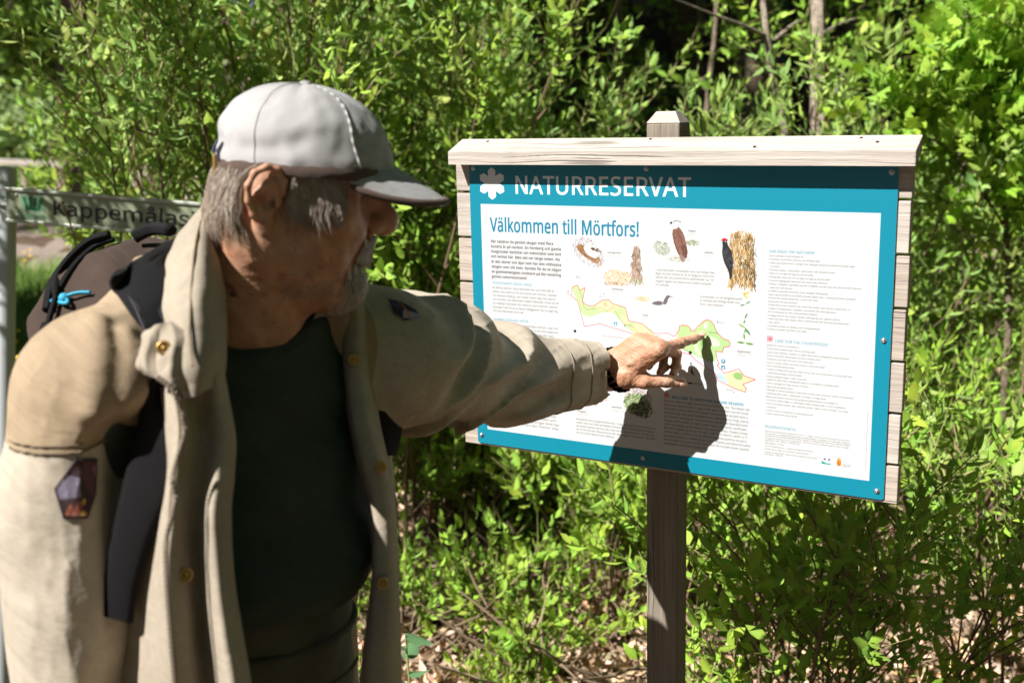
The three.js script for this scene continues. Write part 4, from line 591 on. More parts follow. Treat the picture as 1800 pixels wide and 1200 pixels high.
// an unseen young tree added left of the frame so its leaves shade the sign
{
  reseed(222); const b = V3(-2.1, 0, -2.62); b.y = hillH(b.x, b.z) - 0.02; const t = thing('added_shade_tree', 'young leafy tree added outside the left frame edge to shade the road name sign', 'tree', b), q = curve([V3(), V3(0.04, 1.2, 0), V3(0.08, 2.5, -0.02)], 10), lf = [];
  part('trunk', tube(q, q.map((_, i) => lerp(0.02, 0.006, i / 10)), 8, 3), M.mid, t);
  for (let i = 0; i < 170; i++) { const p = V3(rr(-1, 1), rr(-1, 1), rr(-1, 1)); if (p.length() > 1) { i--; continue; } p.multiply(V3(0.42, 0.36, 0.46)).add(V3(0.1, 2.3, -0.02)); lf.push(place(p, V3(rr(-1, 1), rr(-0.2, 1), rr(-1, 1)).normalize(), rnd() * 6, rr(0.8, 1.2))); }
  const cr = new THREE.Group(); cr.name = 'crown'; t.add(cr); foliage(cr, 'willow', M.fresh, lf, 0.2);
}
// ------------------------------------------------------------------ direction sign on a steel pole
{
  const zinc = std({ color: lin(0.42, 0.44, 0.44), metalness: 0.15, roughness: 0.55 }), zp = 3.3, top = at(10, 277, zp), b = at(-2, 1189, zp); b.y = hillH(b.x, b.z) - 0.02;
  const t = thing('direction_sign', 'grey road name sign clamped to a galvanised steel pole at the left', 'sign', b);
  const H = top.y - b.y, pole = merge([xf(new THREE.CylinderGeometry(0.03, 0.03, H, 24), 0, H / 2, 0), xf(new THREE.SphereGeometry(0.03, 20, 6, 0, 6.3, 0, 1.57).scale(1, 0.25, 1), 0, H, 0)]); { const m = part('pole', pole, zinc, t); m.quaternion.setFromUnitVectors(Y, top.clone().sub(b).normalize()); }
  const a = at(28, 356, zp - 0.01), e = at(330, 381, zp - 0.1), d = e.clone().sub(a), L = d.length() + 0.16; d.normalize();
  const cv = document.createElement('canvas'); cv.width = 1024; cv.height = 160; const c = cv.getContext('2d');
  c.fillStyle = '#8a9178'; c.fillRect(0, 0, 1024, 160); reseed(3); for (let i = 0; i < 500; i++) { c.fillStyle = `rgba(${60 + rnd() * 60},${70 + rnd() * 50},40,${rnd() * 0.1})`; c.beginPath(); c.arc(rnd() * 1024, rnd() * 160, rnd() * 7, 0, 7); c.fill(); }
  c.fillStyle = '#6f8268'; c.fillRect(60, 12, 118, 136); c.fillStyle = '#155a3a'; c.save(); c.translate(118, 66); for (const [x, k] of [[-34, -14], [-12, 0], [12, 0], [34, 14]]) { c.beginPath(); c.moveTo(x * 0.8 - 7, 26); c.lineTo(x * 0.8 + 7, 26); c.lineTo(x + k * 0.6 + 9, -34); c.lineTo(x + k * 0.6 - 9, -34); c.fill(); } c.fillRect(-36, 20, 72, 16); c.restore();
  c.font = 'bold 22px sans-serif'; c.fillStyle = '#2c5a40'; c.fillText('SVEASKOG', 66, 138, 108); c.font = '104px sans-serif'; c.fillStyle = '#1d1c18'; c.save(); c.translate(205, 116); c.scale(1.12, 1); c.fillText('Kappemålasjön', 0, 0); c.strokeStyle = '#1d1c18'; c.lineWidth = 3; c.strokeText('Kappemålasjön', 0, 0); c.restore();
  const tx = new THREE.CanvasTexture(cv); tx.colorSpace = THREE.SRGBColorSpace; const hh = 0.1;
  const nrm = V3(d.z, 0, -d.x).multiplyScalar(-1).normalize(); if (nrm.z < 0) nrm.negate(); const upv = nrm.clone().cross(d).normalize(); const rot = new THREE.Matrix4().makeBasis(d, upv, nrm);
  const put = (m, u, v, w) => { m.position.copy(a.clone().addScaledVector(d, u).addScaledVector(upv, v).addScaledVector(nrm, w).sub(b)); m.quaternion.setFromRotationMatrix(rot); return m; };
  put(part('sign_panel', new RoundedBoxGeometry(L, hh, 0.02, 2, 0.004), std({ color: lin(0.25, 0.28, 0.21), roughness: 0.5, metalness: 0.2 }), t), L / 2, 0, 0.04);
  const fg = new THREE.PlaneGeometry(L - 0.016, hh - 0.012); put(part('sign_face', fg, std({ map: tx, roughness: 0.45 }), t), L / 2, 0, 0.0512);
  for (const y of [0.042, -0.042]) put(part('edge_lip', new RoundedBoxGeometry(L, 0.009, 0.008, 1, 0.002), std({ color: lin(0.4, 0.42, 0.36), roughness: 0.4, metalness: 0.3 }), t), L / 2, y * 1.09, 0.053);
  put(part('clamp', merge([xf(new THREE.TorusGeometry(0.034, 0.006, 8, 20).rotateX(Math.PI / 2).scale(1, 2.2, 1), 0, 0, 0), xf(new RoundedBoxGeometry(0.075, 0.022, 0.012, 1, 0.003), 0.045, 0, 0.03)]), zinc, t), -0.04, 0.004, 0);
  for (const y of [-0.03, 0.03]) put(part('bolt', new THREE.SphereGeometry(0.006, 10, 6).scale(1, 1, 0.5), zinc, t), 0.035, y, 0.0515);
  const s = thing('dry_stalk', 'dry pale grass stalk in front of the road name sign', 'plant', (() => { const p = at(128, 440, 3.0); p.y = hillH(p.x, p.z); return p; })()); const q = curve([[135, 470, 3], [133, 430, 3], [122, 390, 3], [108, 358, 3]].map((p) => at(...p).sub(s.position)), 12); q.unshift(V3()); part('stem', tube(q, q.map((_, i) => i > 9 ? 0.0035 : 0.002), 5), M.stick, s);
}
// ------------------------------------------------------------------ distance fields and their meshes
const smin = (a, b, k) => { const h = Math.max(k - Math.abs(a - b), 0) / k; return Math.min(a, b) - h * h * k * 0.25; };
const smax = (a, b, k) => -smin(-a, -b, k);
const sph = (x, y, z, c, r) => Math.hypot(x - c[0], y - c[1], z - c[2]) - r;
const ell = (x, y, z, c, r) => { const a = (x - c[0]) / r[0], b = (y - c[1]) / r[1], d = (z - c[2]) / r[2], k0 = Math.hypot(a, b, d), k1 = Math.hypot(a / r[0], b / r[1], d / r[2]); return k1 < 1e-9 ? -Math.min(...r) : k0 * (k0 - 1) / k1; };
const cone = (x, y, z, a, b, ra, rb) => { const ux = b[0] - a[0], uy = b[1] - a[1], uz = b[2] - a[2], px = x - a[0], py = y - a[1], pz = z - a[2], t = clamp((px * ux + py * uy + pz * uz) / (ux * ux + uy * uy + uz * uz)); return Math.hypot(px - ux * t, py - uy * t, pz - uz * t) - ra - (rb - ra) * t; };
function netMesh(f, lo, hi, cell, uvScale = 1) {
  const n = [0, 1, 2].map((k) => Math.ceil((hi[k] - lo[k]) / cell) + 1), [nx, ny, nz] = n, val = new Float32Array(nx * ny * nz), B = 4, sx = 1, sy = nx, sz = nx * ny;
  for (let bz = 0; bz < nz; bz += B) for (let by = 0; by < ny; by += B) for (let bx = 0; bx < nx; bx += B) {
    const h = cell * B / 2, v = f(lo[0] + bx * cell + h, lo[1] + by * cell + h, lo[2] + bz * cell + h), skip = Math.abs(v) > h * 2.6;
    for (let z = bz; z < Math.min(nz, bz + B); z++) for (let y = by; y < Math.min(ny, by + B); y++) for (let x = bx; x < Math.min(nx, bx + B); x++) val[x + y * sy + z * sz] = skip ? v : f(lo[0] + x * cell, lo[1] + y * cell, lo[2] + z * cell);
  }
  const id = new Int32Array(nx * ny * nz).fill(-1), pos = []; let c = 0;
  for (let z = 0; z < nz - 1; z++) for (let y = 0; y < ny - 1; y++) for (let x = 0; x < nx - 1; x++) {
    const o = x + y * sy + z * sz; let m = 0; const q = [];
    for (let k = 0; k < 8; k++) { const v = val[o + (k & 1) + (k >> 1 & 1) * sy + (k >> 2) * sz]; q.push(v); if (v < 0) m |= 1 << k; }
    if (m === 0 || m === 255) continue;
    let ax = 0, ay = 0, az = 0, w = 0;
    for (let k = 0; k < 8; k++) for (const b of [1, 2, 4]) { const j = k | b; if (j === k) continue; if ((q[k] < 0) === (q[j] < 0)) continue; const t = q[k] / (q[k] - q[j]); ax += (k & 1) + (b === 1 ? t : 0); ay += (k >> 1 & 1) + (b === 2 ? t : 0); az += (k >> 2) + (b === 4 ? t : 0); w++; }
    id[o] = c++; pos.push(lo[0] + (x + ax / w) * cell, lo[1] + (y + ay / w) * cell, lo[2] + (z + az / w) * cell);
  }
  const idx = [];
  for (let z = 1; z < nz - 1; z++) for (let y = 1; y < ny - 1; y++) for (let x = 1; x < nx - 1; x++) {
    const o = x + y * sy + z * sz, s = val[o] < 0;
    for (const [d, u, v] of [[sx, sy, sz], [sy, sz, sx], [sz, sx, sy]]) { if (s === (val[o + d] < 0)) continue; const a = id[o], b = id[o - u], e = id[o - u - v], g = id[o - v]; if (a < 0 || b < 0 || e < 0 || g < 0) continue; s ? idx.push(a, b, e, a, e, g) : idx.push(a, e, b, a, g, e); }
  }
  const nor = new Float32Array(pos.length), uv = new Float32Array(pos.length / 3 * 2), e = cell * 0.4;
  for (let i = 0; i < pos.length; i += 3) {
    const x = pos[i], y = pos[i + 1], z = pos[i + 2]; let a = f(x + e, y, z) - f(x - e, y, z), b = f(x, y + e, z) - f(x, y - e, z), g = f(x, y, z + e) - f(x, y, z - e); const l = Math.hypot(a, b, g) || 1; nor[i] = a / l; nor[i + 1] = b / l; nor[i + 2] = g / l;
    uv[i / 3 * 2] = (x * 0.8 - z * 0.6 + 0.35 * y) * uvScale; uv[i / 3 * 2 + 1] = (y + 0.3 * (x * 0.6 + z * 0.8)) * uvScale;
  }
  const g = new THREE.BufferGeometry(); g.setAttribute('position', new THREE.Float32BufferAttribute(pos, 3)); g.setAttribute('normal', new THREE.BufferAttribute(nor, 3)); g.setAttribute('uv', new THREE.BufferAttribute(uv, 2)); g.setIndex(idx); return g;
}
// cuts a mesh in two along fn = 0; returns [where fn > 0, where fn < 0]
function cut(g, fn) {
  const names = ['position', 'normal', 'uv'], A = names.map((k) => g.attributes[k]), out = [0, 1].map(() => names.map(() => [])), I = g.index.array;
  const get = (i) => A.map((a) => Array.from({ length: a.itemSize }, (_, k) => a.array[i * a.itemSize + k])), mix = (p, q, t) => p.map((v, k) => v.map((x, j) => x + (q[k][j] - x) * t));
  const push = (side, ...vs) => vs.forEach((v) => v.forEach((c, k) => out[side][k].push(...c)));
  for (let i = 0; i < I.length; i += 3) {
    const v = [get(I[i]), get(I[i + 1]), get(I[i + 2])], d = v.map((q) => fn(...q[0])), up = d.filter((x) => x > 0).length;
    if (up === 3) push(0, ...v); else if (up === 0) push(1, ...v); else { const k = d.findIndex((x) => (x > 0) === (up === 1)), a = v[k], b = v[(k + 1) % 3], c = v[(k + 2) % 3], da = d[k], ab = mix(a, b, da / (da - d[(k + 1) % 3])), ac = mix(a, c, da / (da - d[(k + 2) % 3])), s = up === 1 ? 0 : 1; push(s, a, ab, ac); push(1 - s, ab, b, c); push(1 - s, ab, c, ac); }
  }
  return out.map((o) => { const q = new THREE.BufferGeometry(); names.forEach((k, j) => q.setAttribute(k, new THREE.Float32BufferAttribute(o[j], A[j].itemSize))); return q; });
}

// ------------------------------------------------------------------ the man: where he stands
const PO = V3(-0.285, 0, -1.24), PS = V3(0.6, 0, -0.8), PT = V3(0.8, 0, 0.6);             // middle of the shoulders; towards his left; the way his chest faces
const X = (s, y, t) => V3(PO.x + PS.x * s + PT.x * t, y, PO.z + PS.z * s + PT.z * t);
const arr = (v) => [v.x, v.y, v.z], A3 = (px, py, z) => arr(at(px, py, z));
const man = thing('person', 'man in a light cap and beige jacket pointing at the map on the board', 'person', V3(PO.x, 0, PO.z));
const inMan = (g) => g.translate(-PO.x, 0, -PO.z);
const mp = (name, g, mat, parent = man, label) => part(name, inMan(g), mat, parent, label);
const grp = (name, parent, label) => { const o = new THREE.Group(); o.name = name; parent.add(o); if (label) o.userData.label = label; return o; };

// ---- cloth and skin
const wv1 = tileNoise(41, 8, 8), wv2 = tileNoise(42, 32, 32), wv3 = tileNoise(43, 5, 5), wv4 = tileNoise(44, 128, 128);
const clothMap = dataTex(512, 512, (u, v) => { const b = 0.9 + 0.06 * (wv1(u, v) - 0.5) + 0.05 * (wv2(u, v) - 0.5) + 0.05 * (wv4(u, v) - 0.5) - 0.05 * smooth(0.62, 0.8, wv3(u, v) * 0.6 + wv2(u, v) * 0.4); return [b, b * 0.985, b * 0.965]; }, true);
const clothBump = dataTex(256, 256, (u, v) => 0.5 + 0.2 * Math.sin(u * 2 * Math.PI * 48) * Math.sin(v * 2 * Math.PI * 48) + 0.25 * (wv4(u, v) - 0.5) + 0.3 * (wv2(u, v) - 0.5));
const creaseN = tileNoise(45, 10, 14), creaseN2 = tileNoise(46, 22, 30);
const creaseBump = dataTex(512, 512, (u, v) => 0.5 * Math.abs(creaseN(u, v) - 0.5) * 2 + 0.3 * Math.abs(creaseN2(u, v) - 0.5) * 2 + 0.12 * wv4(u, v));
const cloth = (r, g, b, o = {}) => std({ color: lin(r, g, b), map: rep(clothMap, 3, 3), bumpMap: rep(creaseBump, 3.2, 3.2), bumpScale: 0.0012, roughness: 0.92, ...o });
const K = {
  cream: cloth(0.52, 0.455, 0.37), khaki: cloth(0.39, 0.295, 0.195), lining: cloth(0.39, 0.335, 0.265), shirt: cloth(0.036, 0.054, 0.043, { bumpScale: 0.0008 }), olive: cloth(0.085, 0.085, 0.06), boot: std({ color: lin(0.06, 0.045, 0.035), roughness: 0.7 }),
  black: new THREE.MeshPhysicalMaterial({ specularIntensity: 0.35, color: lin(0.015, 0.0145, 0.0165), map: rep(clothMap, 6, 6), bumpMap: rep(clothBump, 9, 9), bumpScale: 0.001, roughness: 0.85 }), brownPack: cloth(0.05, 0.029, 0.02, { roughness: 0.95, bumpScale: 0.002 }),
  brass: std({ color: lin(0.5, 0.3, 0.1), metalness: 0.8, roughness: 0.4 }), zip: std({ color: lin(0.2, 0.16, 0.12), metalness: 0.3, roughness: 0.5 }),
};
const sk1 = tileNoise(51, 24, 24), sk2 = tileNoise(52, 90, 90), sk3 = tileNoise(53, 7, 7), sk4 = tileNoise(54, 50, 50);
const skinMap = dataTex(512, 512, (u, v) => { const r = sk3(u, v), m = sk1(u, v), f = smooth(0.82, 0.93, sk4(u, v)) * 0.25, b = 0.92 + 0.12 * (m - 0.5) - f * 0.4; return [b * (0.98), b * lerp(0.74, 0.86, 0.5 * r + 0.5 * m) - f * 0.25, b * lerp(0.6, 0.76, 0.6 * r + 0.4 * m) - f * 0.3]; }, true);
const skinBump = dataTex(512, 512, (u, v) => 0.5 * sk2(u, v) + 0.35 * sk4(u, v) + 0.15 * sk1(u, v));
const skin = new THREE.MeshPhysicalMaterial({ color: lin(0.57, 0.47, 0.41), map: rep(skinMap, 5, 5), bumpMap: rep(skinBump, 7, 7), bumpScale: 0.0004, roughness: 0.5, specularIntensity: 0.7 });

// ------------------------------------------------------------------ body: head, neck, trunk, limbs and hands in one skin
const F0 = V3(0.955, 0.155, 0.235).normalize(), U0 = DOWN.clone().negate(); U0.addScaledVector(F0, -U0.dot(F0)).normalize(); const R0 = F0.clone().cross(U0);   // lens frame (y down)
const HF = dirW(F0), HU = dirW(U0); const HR = HF.clone().cross(HU).normalize();      // forward, up, his right (towards the camera)
const HS = 1.03;
const earAt = at(481, 347, 1.125), HO = earAt.clone().addScaledVector(HR, -0.073 * HS);
const headM = new THREE.Matrix4().makeBasis(HF, HU, HR).scale(V3(HS, HS, HS)).setPosition(HO), headInv = headM.clone().invert();
const toHead = (p) => p.clone().applyMatrix4(headInv), H = (x, y, z) => V3(x, y, z).applyMatrix4(headM);
const neckB = arr(toHead(X(-0.03, 1.43, -0.005))), neckT = [-0.004, -0.02, 0];
const EAR = [[0.009, 0.012, 0.078], [0.008, 0.027, 0.08], [-0.001, 0.038, 0.084], [-0.014, 0.039, 0.089], [-0.026, 0.03, 0.093], [-0.031, 0.014, 0.093], [-0.028, -0.003, 0.089], [-0.02, -0.018, 0.084], [-0.011, -0.027, 0.08]];
function headField(x, y, zz) {
  const z = Math.sqrt(zz * zz + 4e-6);
  let d = ell(x, y, zz, [0.024, 0.04, 0], [0.074, 0.072, 0.074]);
  d = smin(d, ell(x, y, zz, [0.046, -0.012, 0], [0.052, 0.09, 0.056]), 0.035);
  d = smin(d, ell(x, y, zz, [0.058, 0.05, 0], [0.036, 0.042, 0.058]), 0.02);
  d = smin(d, cone(x, y, z, [-0.002, -0.048, 0.052], [0.074, -0.09, 0.018], 0.022, 0.02), 0.035);
  d = smin(d, sph(x, y, zz, [0.088, -0.086, 0], 0.022), 0.022);
  d = smin(d, ell(x, y, z, [0.05, -0.04, 0.04], [0.034, 0.034, 0.024]), 0.025);
  d = smin(d, sph(x, y, z, [0.064, -0.004, 0.044], 0.019), 0.022);
  d = smin(d, ell(x, y, z, [0.081, -0.024, 0.03], [0.017, 0.02, 0.014]), 0.014);
  d = smin(d, cone(x, y, z, [0.092, 0.041, 0.012], [0.071, 0.043, 0.045], 0.011, 0.01), 0.013);
  d = smax(d, -sph(x, y, z, [0.101, 0.021, 0.034], 0.019), 0.014);
  d = smin(d, sph(x, y, z, [0.0745, 0.022, 0.032], 0.0132), 0.003);
  d = smax(d, -cone(x, y, z, [0.091, 0.021, 0.022], [0.083, 0.0205, 0.044], 0.0018, 0.0012), 0.002);
  d = smin(d, cone(x, y, z, [0.086, 0.005, 0.02], [0.07, 0.008, 0.046], 0.006, 0.007), 0.01);
  d = smin(d, cone(x, y, zz, [0.092, 0.033, 0], [0.119, -0.003, 0], 0.0095, 0.0115), 0.012);
  d = smin(d, sph(x, y, zz, [0.119, -0.01, 0], 0.0148), 0.008);
  d = smin(d, ell(x, y, z, [0.106, -0.0145, 0.0135], [0.012, 0.0095, 0.009]), 0.006);
  d = smax(d, -sph(x, y, z, [0.112, -0.0255, 0.0075], 0.0046), 0.004);
  d = smin(d, ell(x, y, zz, [0.092, -0.039, 0], [0.018, 0.017, 0.026]), 0.012);
  d = smin(d, cone(x, y, z, [0.105, -0.0515, 0], [0.09, -0.0535, 0.02], 0.005, 0.003), 0.005);
  d = smin(d, cone(x, y, z, [0.103, -0.062, 0], [0.088, -0.06, 0.018], 0.006, 0.003), 0.005);
  d = smax(d, -cone(x, y, z, [0.112, -0.0562, 0], [0.088, -0.057, 0.026], 0.0022, 0.0016), 0.003);
  d = smax(d, -cone(x, y, z, [0.096, -0.022, 0.02], [0.078, -0.06, 0.036], 0.003, 0.0025), 0.009);
  for (const [a, b] of [[[0.068, 0.02, 0.052], [0.05, 0.026, 0.063]], [[0.068, 0.016, 0.053], [0.049, 0.015, 0.064]], [[0.067, 0.011, 0.053], [0.05, 0.004, 0.063]], [[0.075, -0.03, 0.042], [0.064, -0.075, 0.046]], [[0.055, -0.02, 0.056], [0.045, -0.06, 0.055]]]) d = smax(d, -cone(x, y, z, a, b, 0.0022, 0.001), 0.005);
  // neck, its long muscle and the Adam's apple
  let n = cone(x, y, zz, [neckT[0], neckT[1], 0.008], [neckB[0], neckB[1], neckB[2] + 0.014], 0.053, 0.064);
  n = smin(n, cone(x, y, z, [-0.03, -0.035, 0.055], [neckB[0] + 0.035, neckB[1], 0.02], 0.014, 0.012), 0.03);
  n = smin(n, cone(x, y, zz, [0.022, -0.065, 0], [neckB[0] + 0.03, neckB[1] + 0.01, 0], 0.02, 0.022), 0.04);
  for (const [a, b] of [[[-0.02, -0.05, 0.058], [0.04, -0.085, 0.04]], [[-0.035, -0.07, 0.055], [0.03, -0.105, 0.038]], [[-0.04, -0.095, 0.055], [0.02, -0.13, 0.04]]]) n = smax(n, -cone(x, y, z, a, b, 0.003, 0.002), 0.007);
  d = smin(d, n, 0.03);
  // ear
  const ex = x / 0.84, ey = (y + 0.004) / 0.84, ez = (z - 0.074) / 0.84 + 0.074;
  let e = ell(ex, ey, ez, [-0.011, 0.006, 0.079], [0.019, 0.031, 0.007]);
  for (let i = 0; i < EAR.length - 1; i++) e = smin(e, cone(ex, ey, ez, EAR[i], EAR[i + 1], 0.0042, 0.0042), 0.004);
  e = smin(e, cone(ex, ey, ez, [-0.003, 0.024, 0.083], [-0.019, 0.004, 0.0865], 0.0036, 0.004), 0.004);
  e = smin(e, ell(ex, ey, ez, [-0.005, -0.028, 0.0785], [0.0095, 0.0115, 0.0055]), 0.006);
  e = smax(e, -ell(ex, ey, ez, [-0.006, 0.001, 0.0885], [0.009, 0.0125, 0.0105]), 0.004);
  e = smax(e, -sph(ex, ey, ez, [0.001, -0.001, 0.08], 0.0055), 0.003);
  e = smin(e, sph(ex, ey, ez, [0.0065, 0.0005, 0.0785], 0.0048), 0.004);
  e *= 0.84;
  d = smin(d, e, 0.006);
  const cr = Math.abs(n3(x * 26 + 5, y * 34, zz * 26)) * 0.0006 * smooth(-0.02, -0.07, y);
  return d + cr;
}
// left hand: joints placed on the board, forefinger out, the others curled
const wristL = at(1070, 652, 1.745), elbowL = at(880, 662, 1.635), shoulderL = at(702, 622, 1.40);
const FIN = {
  index: [[1160, 614, 1.6800, 0.00999], [1196, 602.5, 1.7115, 0.00854], [1219, 595.5, 1.7296, 0.00766], [1232, 591, 1.7382, 0.00650]],
  middle: [[1150, 607, 1.6943, 0.00999], [1189, 622, 1.7411, 0.00834], [1189, 646, 1.7344, 0.00766], [1183, 658, 1.7220, 0.00679]],
  ring: [[1135, 603, 1.7039, 0.00970], [1166, 622, 1.7459, 0.00795], [1167, 645, 1.7382, 0.00727], [1160, 656, 1.7258, 0.00660]],
  little: [[1119, 602, 1.7115, 0.00921], [1142, 616, 1.7468, 0.00708], [1146, 634, 1.7420, 0.00660], [1141, 645, 1.7325, 0.00601]],
  thumb: [[1092, 664, 1.7182, 0.01436], [1134, 670, 1.7058, 0.01145], [1172, 670, 1.7058, 0.00970], [1198, 672, 1.7105, 0.00805]],
};
for (const k in FIN) FIN[k] = FIN[k].map(([a, b, c, r]) => [...A3(a, b, c), r]);
const wL = arr(wristL), eL = arr(elbowL), shL = arr(shoulderL), view = at(1150, 640, 1).sub(EYE).normalize();
function handField(x, y, z) {
  let d = cone(x, y, z, arr(wristL.clone().lerp(elbowL, 0.4)), wL, 0.031, 0.0235);
  let palm = 1; for (const k of ['index', 'middle', 'ring', 'little']) { const m = FIN[k][0]; palm = smin(palm, cone(x, y, z, wL, m, 0.018, m[3] + 0.002), 0.02); }
  palm = smin(palm, cone(x, y, z, FIN.index[0], FIN.little[0], 0.0095, 0.0095), 0.012);
  palm = smin(palm, cone(x, y, z, wL, FIN.thumb[0], 0.02, 0.0162), 0.02);
  palm = smin(palm, cone(x, y, z, FIN.thumb[0], FIN.index[0], 0.012, 0.008), 0.016);
  d = smin(d, palm, 0.02);
  for (const k in FIN) {
    const f = FIN[k]; let q = 1; for (let i = 0; i < 3; i++) q = smin(q, cone(x, y, z, f[i], f[i + 1], f[i][3], f[i + 1][3]), 0.003);
    for (let i = 1; i < 3; i++) q = smin(q, sph(x, y, z, f[i], f[i][3] * 1.05), 0.004);
    d = smin(d, q, k === 'thumb' ? 0.012 : 0.0055);
  }
  // tendons and veins on the back
  const off = (p, k) => [p[0] - view.x * k, p[1] - view.y * k, p[2] - view.z * k];
  for (const [k, o] of [['index', 0.0112], ['middle', 0.0112], ['ring', 0.0108]]) d = smin(d, cone(x, y, z, off(wL, 0.0175), off(FIN[k][0], o), 0.002, 0.0026), 0.007);
  d = smin(d, cone(x, y, z, A3(1105, 640, 1.695), A3(1140, 622, 1.683), 0.0016, 0.0018), 0.006);
  // creases at the knuckles
  return d + 0.0006 * Math.abs(n3(x * 160, y * 160, z * 160)) + 0.0012 * Math.abs(n3(x * 38 + 2, y * 38, z * 38));
}
const shR = A3(165, 690, 1.085), elR = A3(100, 1130, 1.125), handR = arr(X(-0.3, 0.83, 0.06)), hipY = 0.93;
function bodyField(x, y, z) {
  const px = x - PO.x, pz = z - PO.z, s = px * PS.x + pz * PS.z, t = px * PT.x + pz * PT.z;
  let d = ell(s, y, t, [-0.05, 1.24, -0.01], [0.12, 0.2, 0.09]);
  d = smin(d, ell(s, y, t, [-0.08, 1.06, -0.02], [0.12, 0.17, 0.1]), 0.05);
  d = smin(d, ell(s, y, t, [-0.055, hipY, -0.05], [0.13, 0.12, 0.09]), 0.05);
  d = smin(d, cone(x, y, z, arr(X(-0.15, 1.385, 0)), arr(X(0.15, 1.36, 0.0)), 0.05, 0.05), 0.05);
  d = smin(d, cone(x, y, z, shR, elR, 0.045, 0.04), 0.04); d = smin(d, cone(x, y, z, elR, handR, 0.038, 0.026), 0.02);
  d = smin(d, cone(x, y, z, shL, eL, 0.048, 0.042), 0.04); d = smin(d, cone(x, y, z, eL, wL, 0.04, 0.027), 0.02);
  for (const k of [-1, 1]) { const hp = arr(X(-0.04 + 0.085 * k, 0.88, -0.05)), kn = arr(X(-0.04 + 0.1 * k, 0.48, 0.0 + 0.03 * k)), an = arr(X(-0.04 + 0.11 * k, 0.09, -0.05 + 0.04 * k)), to = arr(X(-0.04 + 0.13 * k, 0.05, 0.1 + 0.04 * k)); d = smin(d, cone(x, y, z, hp, kn, 0.085, 0.056), 0.04); d = smin(d, cone(x, y, z, kn, an, 0.054, 0.036), 0.02); d = smin(d, cone(x, y, z, an, to, 0.038, 0.03), 0.02); }
  return d;
}
{
  const hx = [-0.115, -0.2, -0.1], hX = [0.14, 0.05, 0.1];
  // the head: cells of 2.6 mm in its own frame (the hidden top of the skull sits under the cap)
  const hg = netMesh(headField, [-0.12, -0.2, -0.105], [0.15, 0.15, 0.105], 0.0027, 1); hg.applyMatrix4(headM);
  const hand = netMesh(handField, arr(V3(Math.min(wL[0], eL[0]) + 0.06, 1.17, -1.8)), arr(V3(0.38, 1.36, -1.5)), 0.0022, 1);
  const rest = netMesh(bodyField, [PO.x - 0.5, -0.005, PO.z - 0.75], [PO.x + 0.52, 1.5, PO.z + 0.5], 0.013, 1);
  // the hidden right hand, relaxed beside the thigh
  const rh = (() => { const o = X(-0.3, 0.82, 0.06), dn = V3(0.05, -1, 0.1).normalize(), sd = PT.clone(), pl = PS.clone(); const J = (a, b, c) => arr(o.clone().addScaledVector(dn, a).addScaledVector(sd, b).addScaledVector(pl, c)); const fs = [[0.03, 0.0], [0.012, 0.004], [-0.007, 0.002], [-0.024, -0.006]].map(([b, e]) => [J(0.085 + e, b, 0), J(0.125 + e, b * 1.05, 0.012), J(0.148 + e, b, 0.026), J(0.165 + e, b, 0.042)]), th = [J(0.03, 0.028, 0.01), J(0.07, 0.05, 0.02), J(0.1, 0.055, 0.03)];
    return netMesh((x, y, z) => { let d = 1; for (const f of fs) { d = smin(d, cone(x, y, z, arr(o), f[0], 0.02, 0.012), 0.018); } for (const f of fs) for (let i = 0; i < 3; i++) d = smin(d, cone(x, y, z, f[i], f[i + 1], 0.0095, 0.0085), 0.004); for (let i = 0; i < 2; i++) d = smin(d, cone(x, y, z, th[i], th[i + 1], 0.014, 0.0105), 0.008); return smin(d, cone(x, y, z, arr(o), arr(X(-0.3, 0.9, 0.06)), 0.026, 0.03), 0.02); }, arr(o.clone().add(V3(-0.1, -0.2, -0.1))), arr(o.clone().add(V3(0.1, 0.07, 0.1))), 0.004, 1); })();
  mp('body', merge([hg, hand, rest, rh]), skin);
  // eyes, nails, lips
  for (const k of [-1, 1]) { const eye = new THREE.SphereGeometry(0.0125 * HS, 20, 14); eye.applyMatrix4(new THREE.Matrix4().setPosition(H(0.0762, 0.0212, 0.032 * k))); mp('eye', eye, std({ color: lin(0.55, 0.5, 0.46), roughness: 0.2 })); const iris = new THREE.SphereGeometry(0.006 * HS, 14, 8); iris.applyMatrix4(new THREE.Matrix4().setPosition(H(0.0835, 0.0205, 0.031 * k))); mp('iris', iris, std({ color: lin(0.05, 0.06, 0.06), roughness: 0.15 })); }
  const nailM = std({ color: lin(0.6, 0.36, 0.28), roughness: 0.4 });
  for (const k of ['thumb', 'index']) { const f = FIN[k], a = V3(...f[2]), b = V3(...f[3]), d = b.clone().sub(a).normalize(); let n = view.clone().negate(); if (k === 'thumb') n.add(V3(0.35, -0.5, 0)); else n.add(V3(0, 0.7, 0)); n.addScaledVector(d, -n.dot(d)).normalize(); const q = n.clone().cross(d); const g = new THREE.SphereGeometry(1, 14, 10); g.applyMatrix4(new THREE.Matrix4().makeBasis(d.clone().multiplyScalar(0.0062), q.clone().multiplyScalar(0.0048), n.clone().multiplyScalar(0.0014)).setPosition(b.clone().addScaledVector(n, f[3][3] * 0.9).addScaledVector(d, 0.0015))); mp('nail', g, nailM); }
}

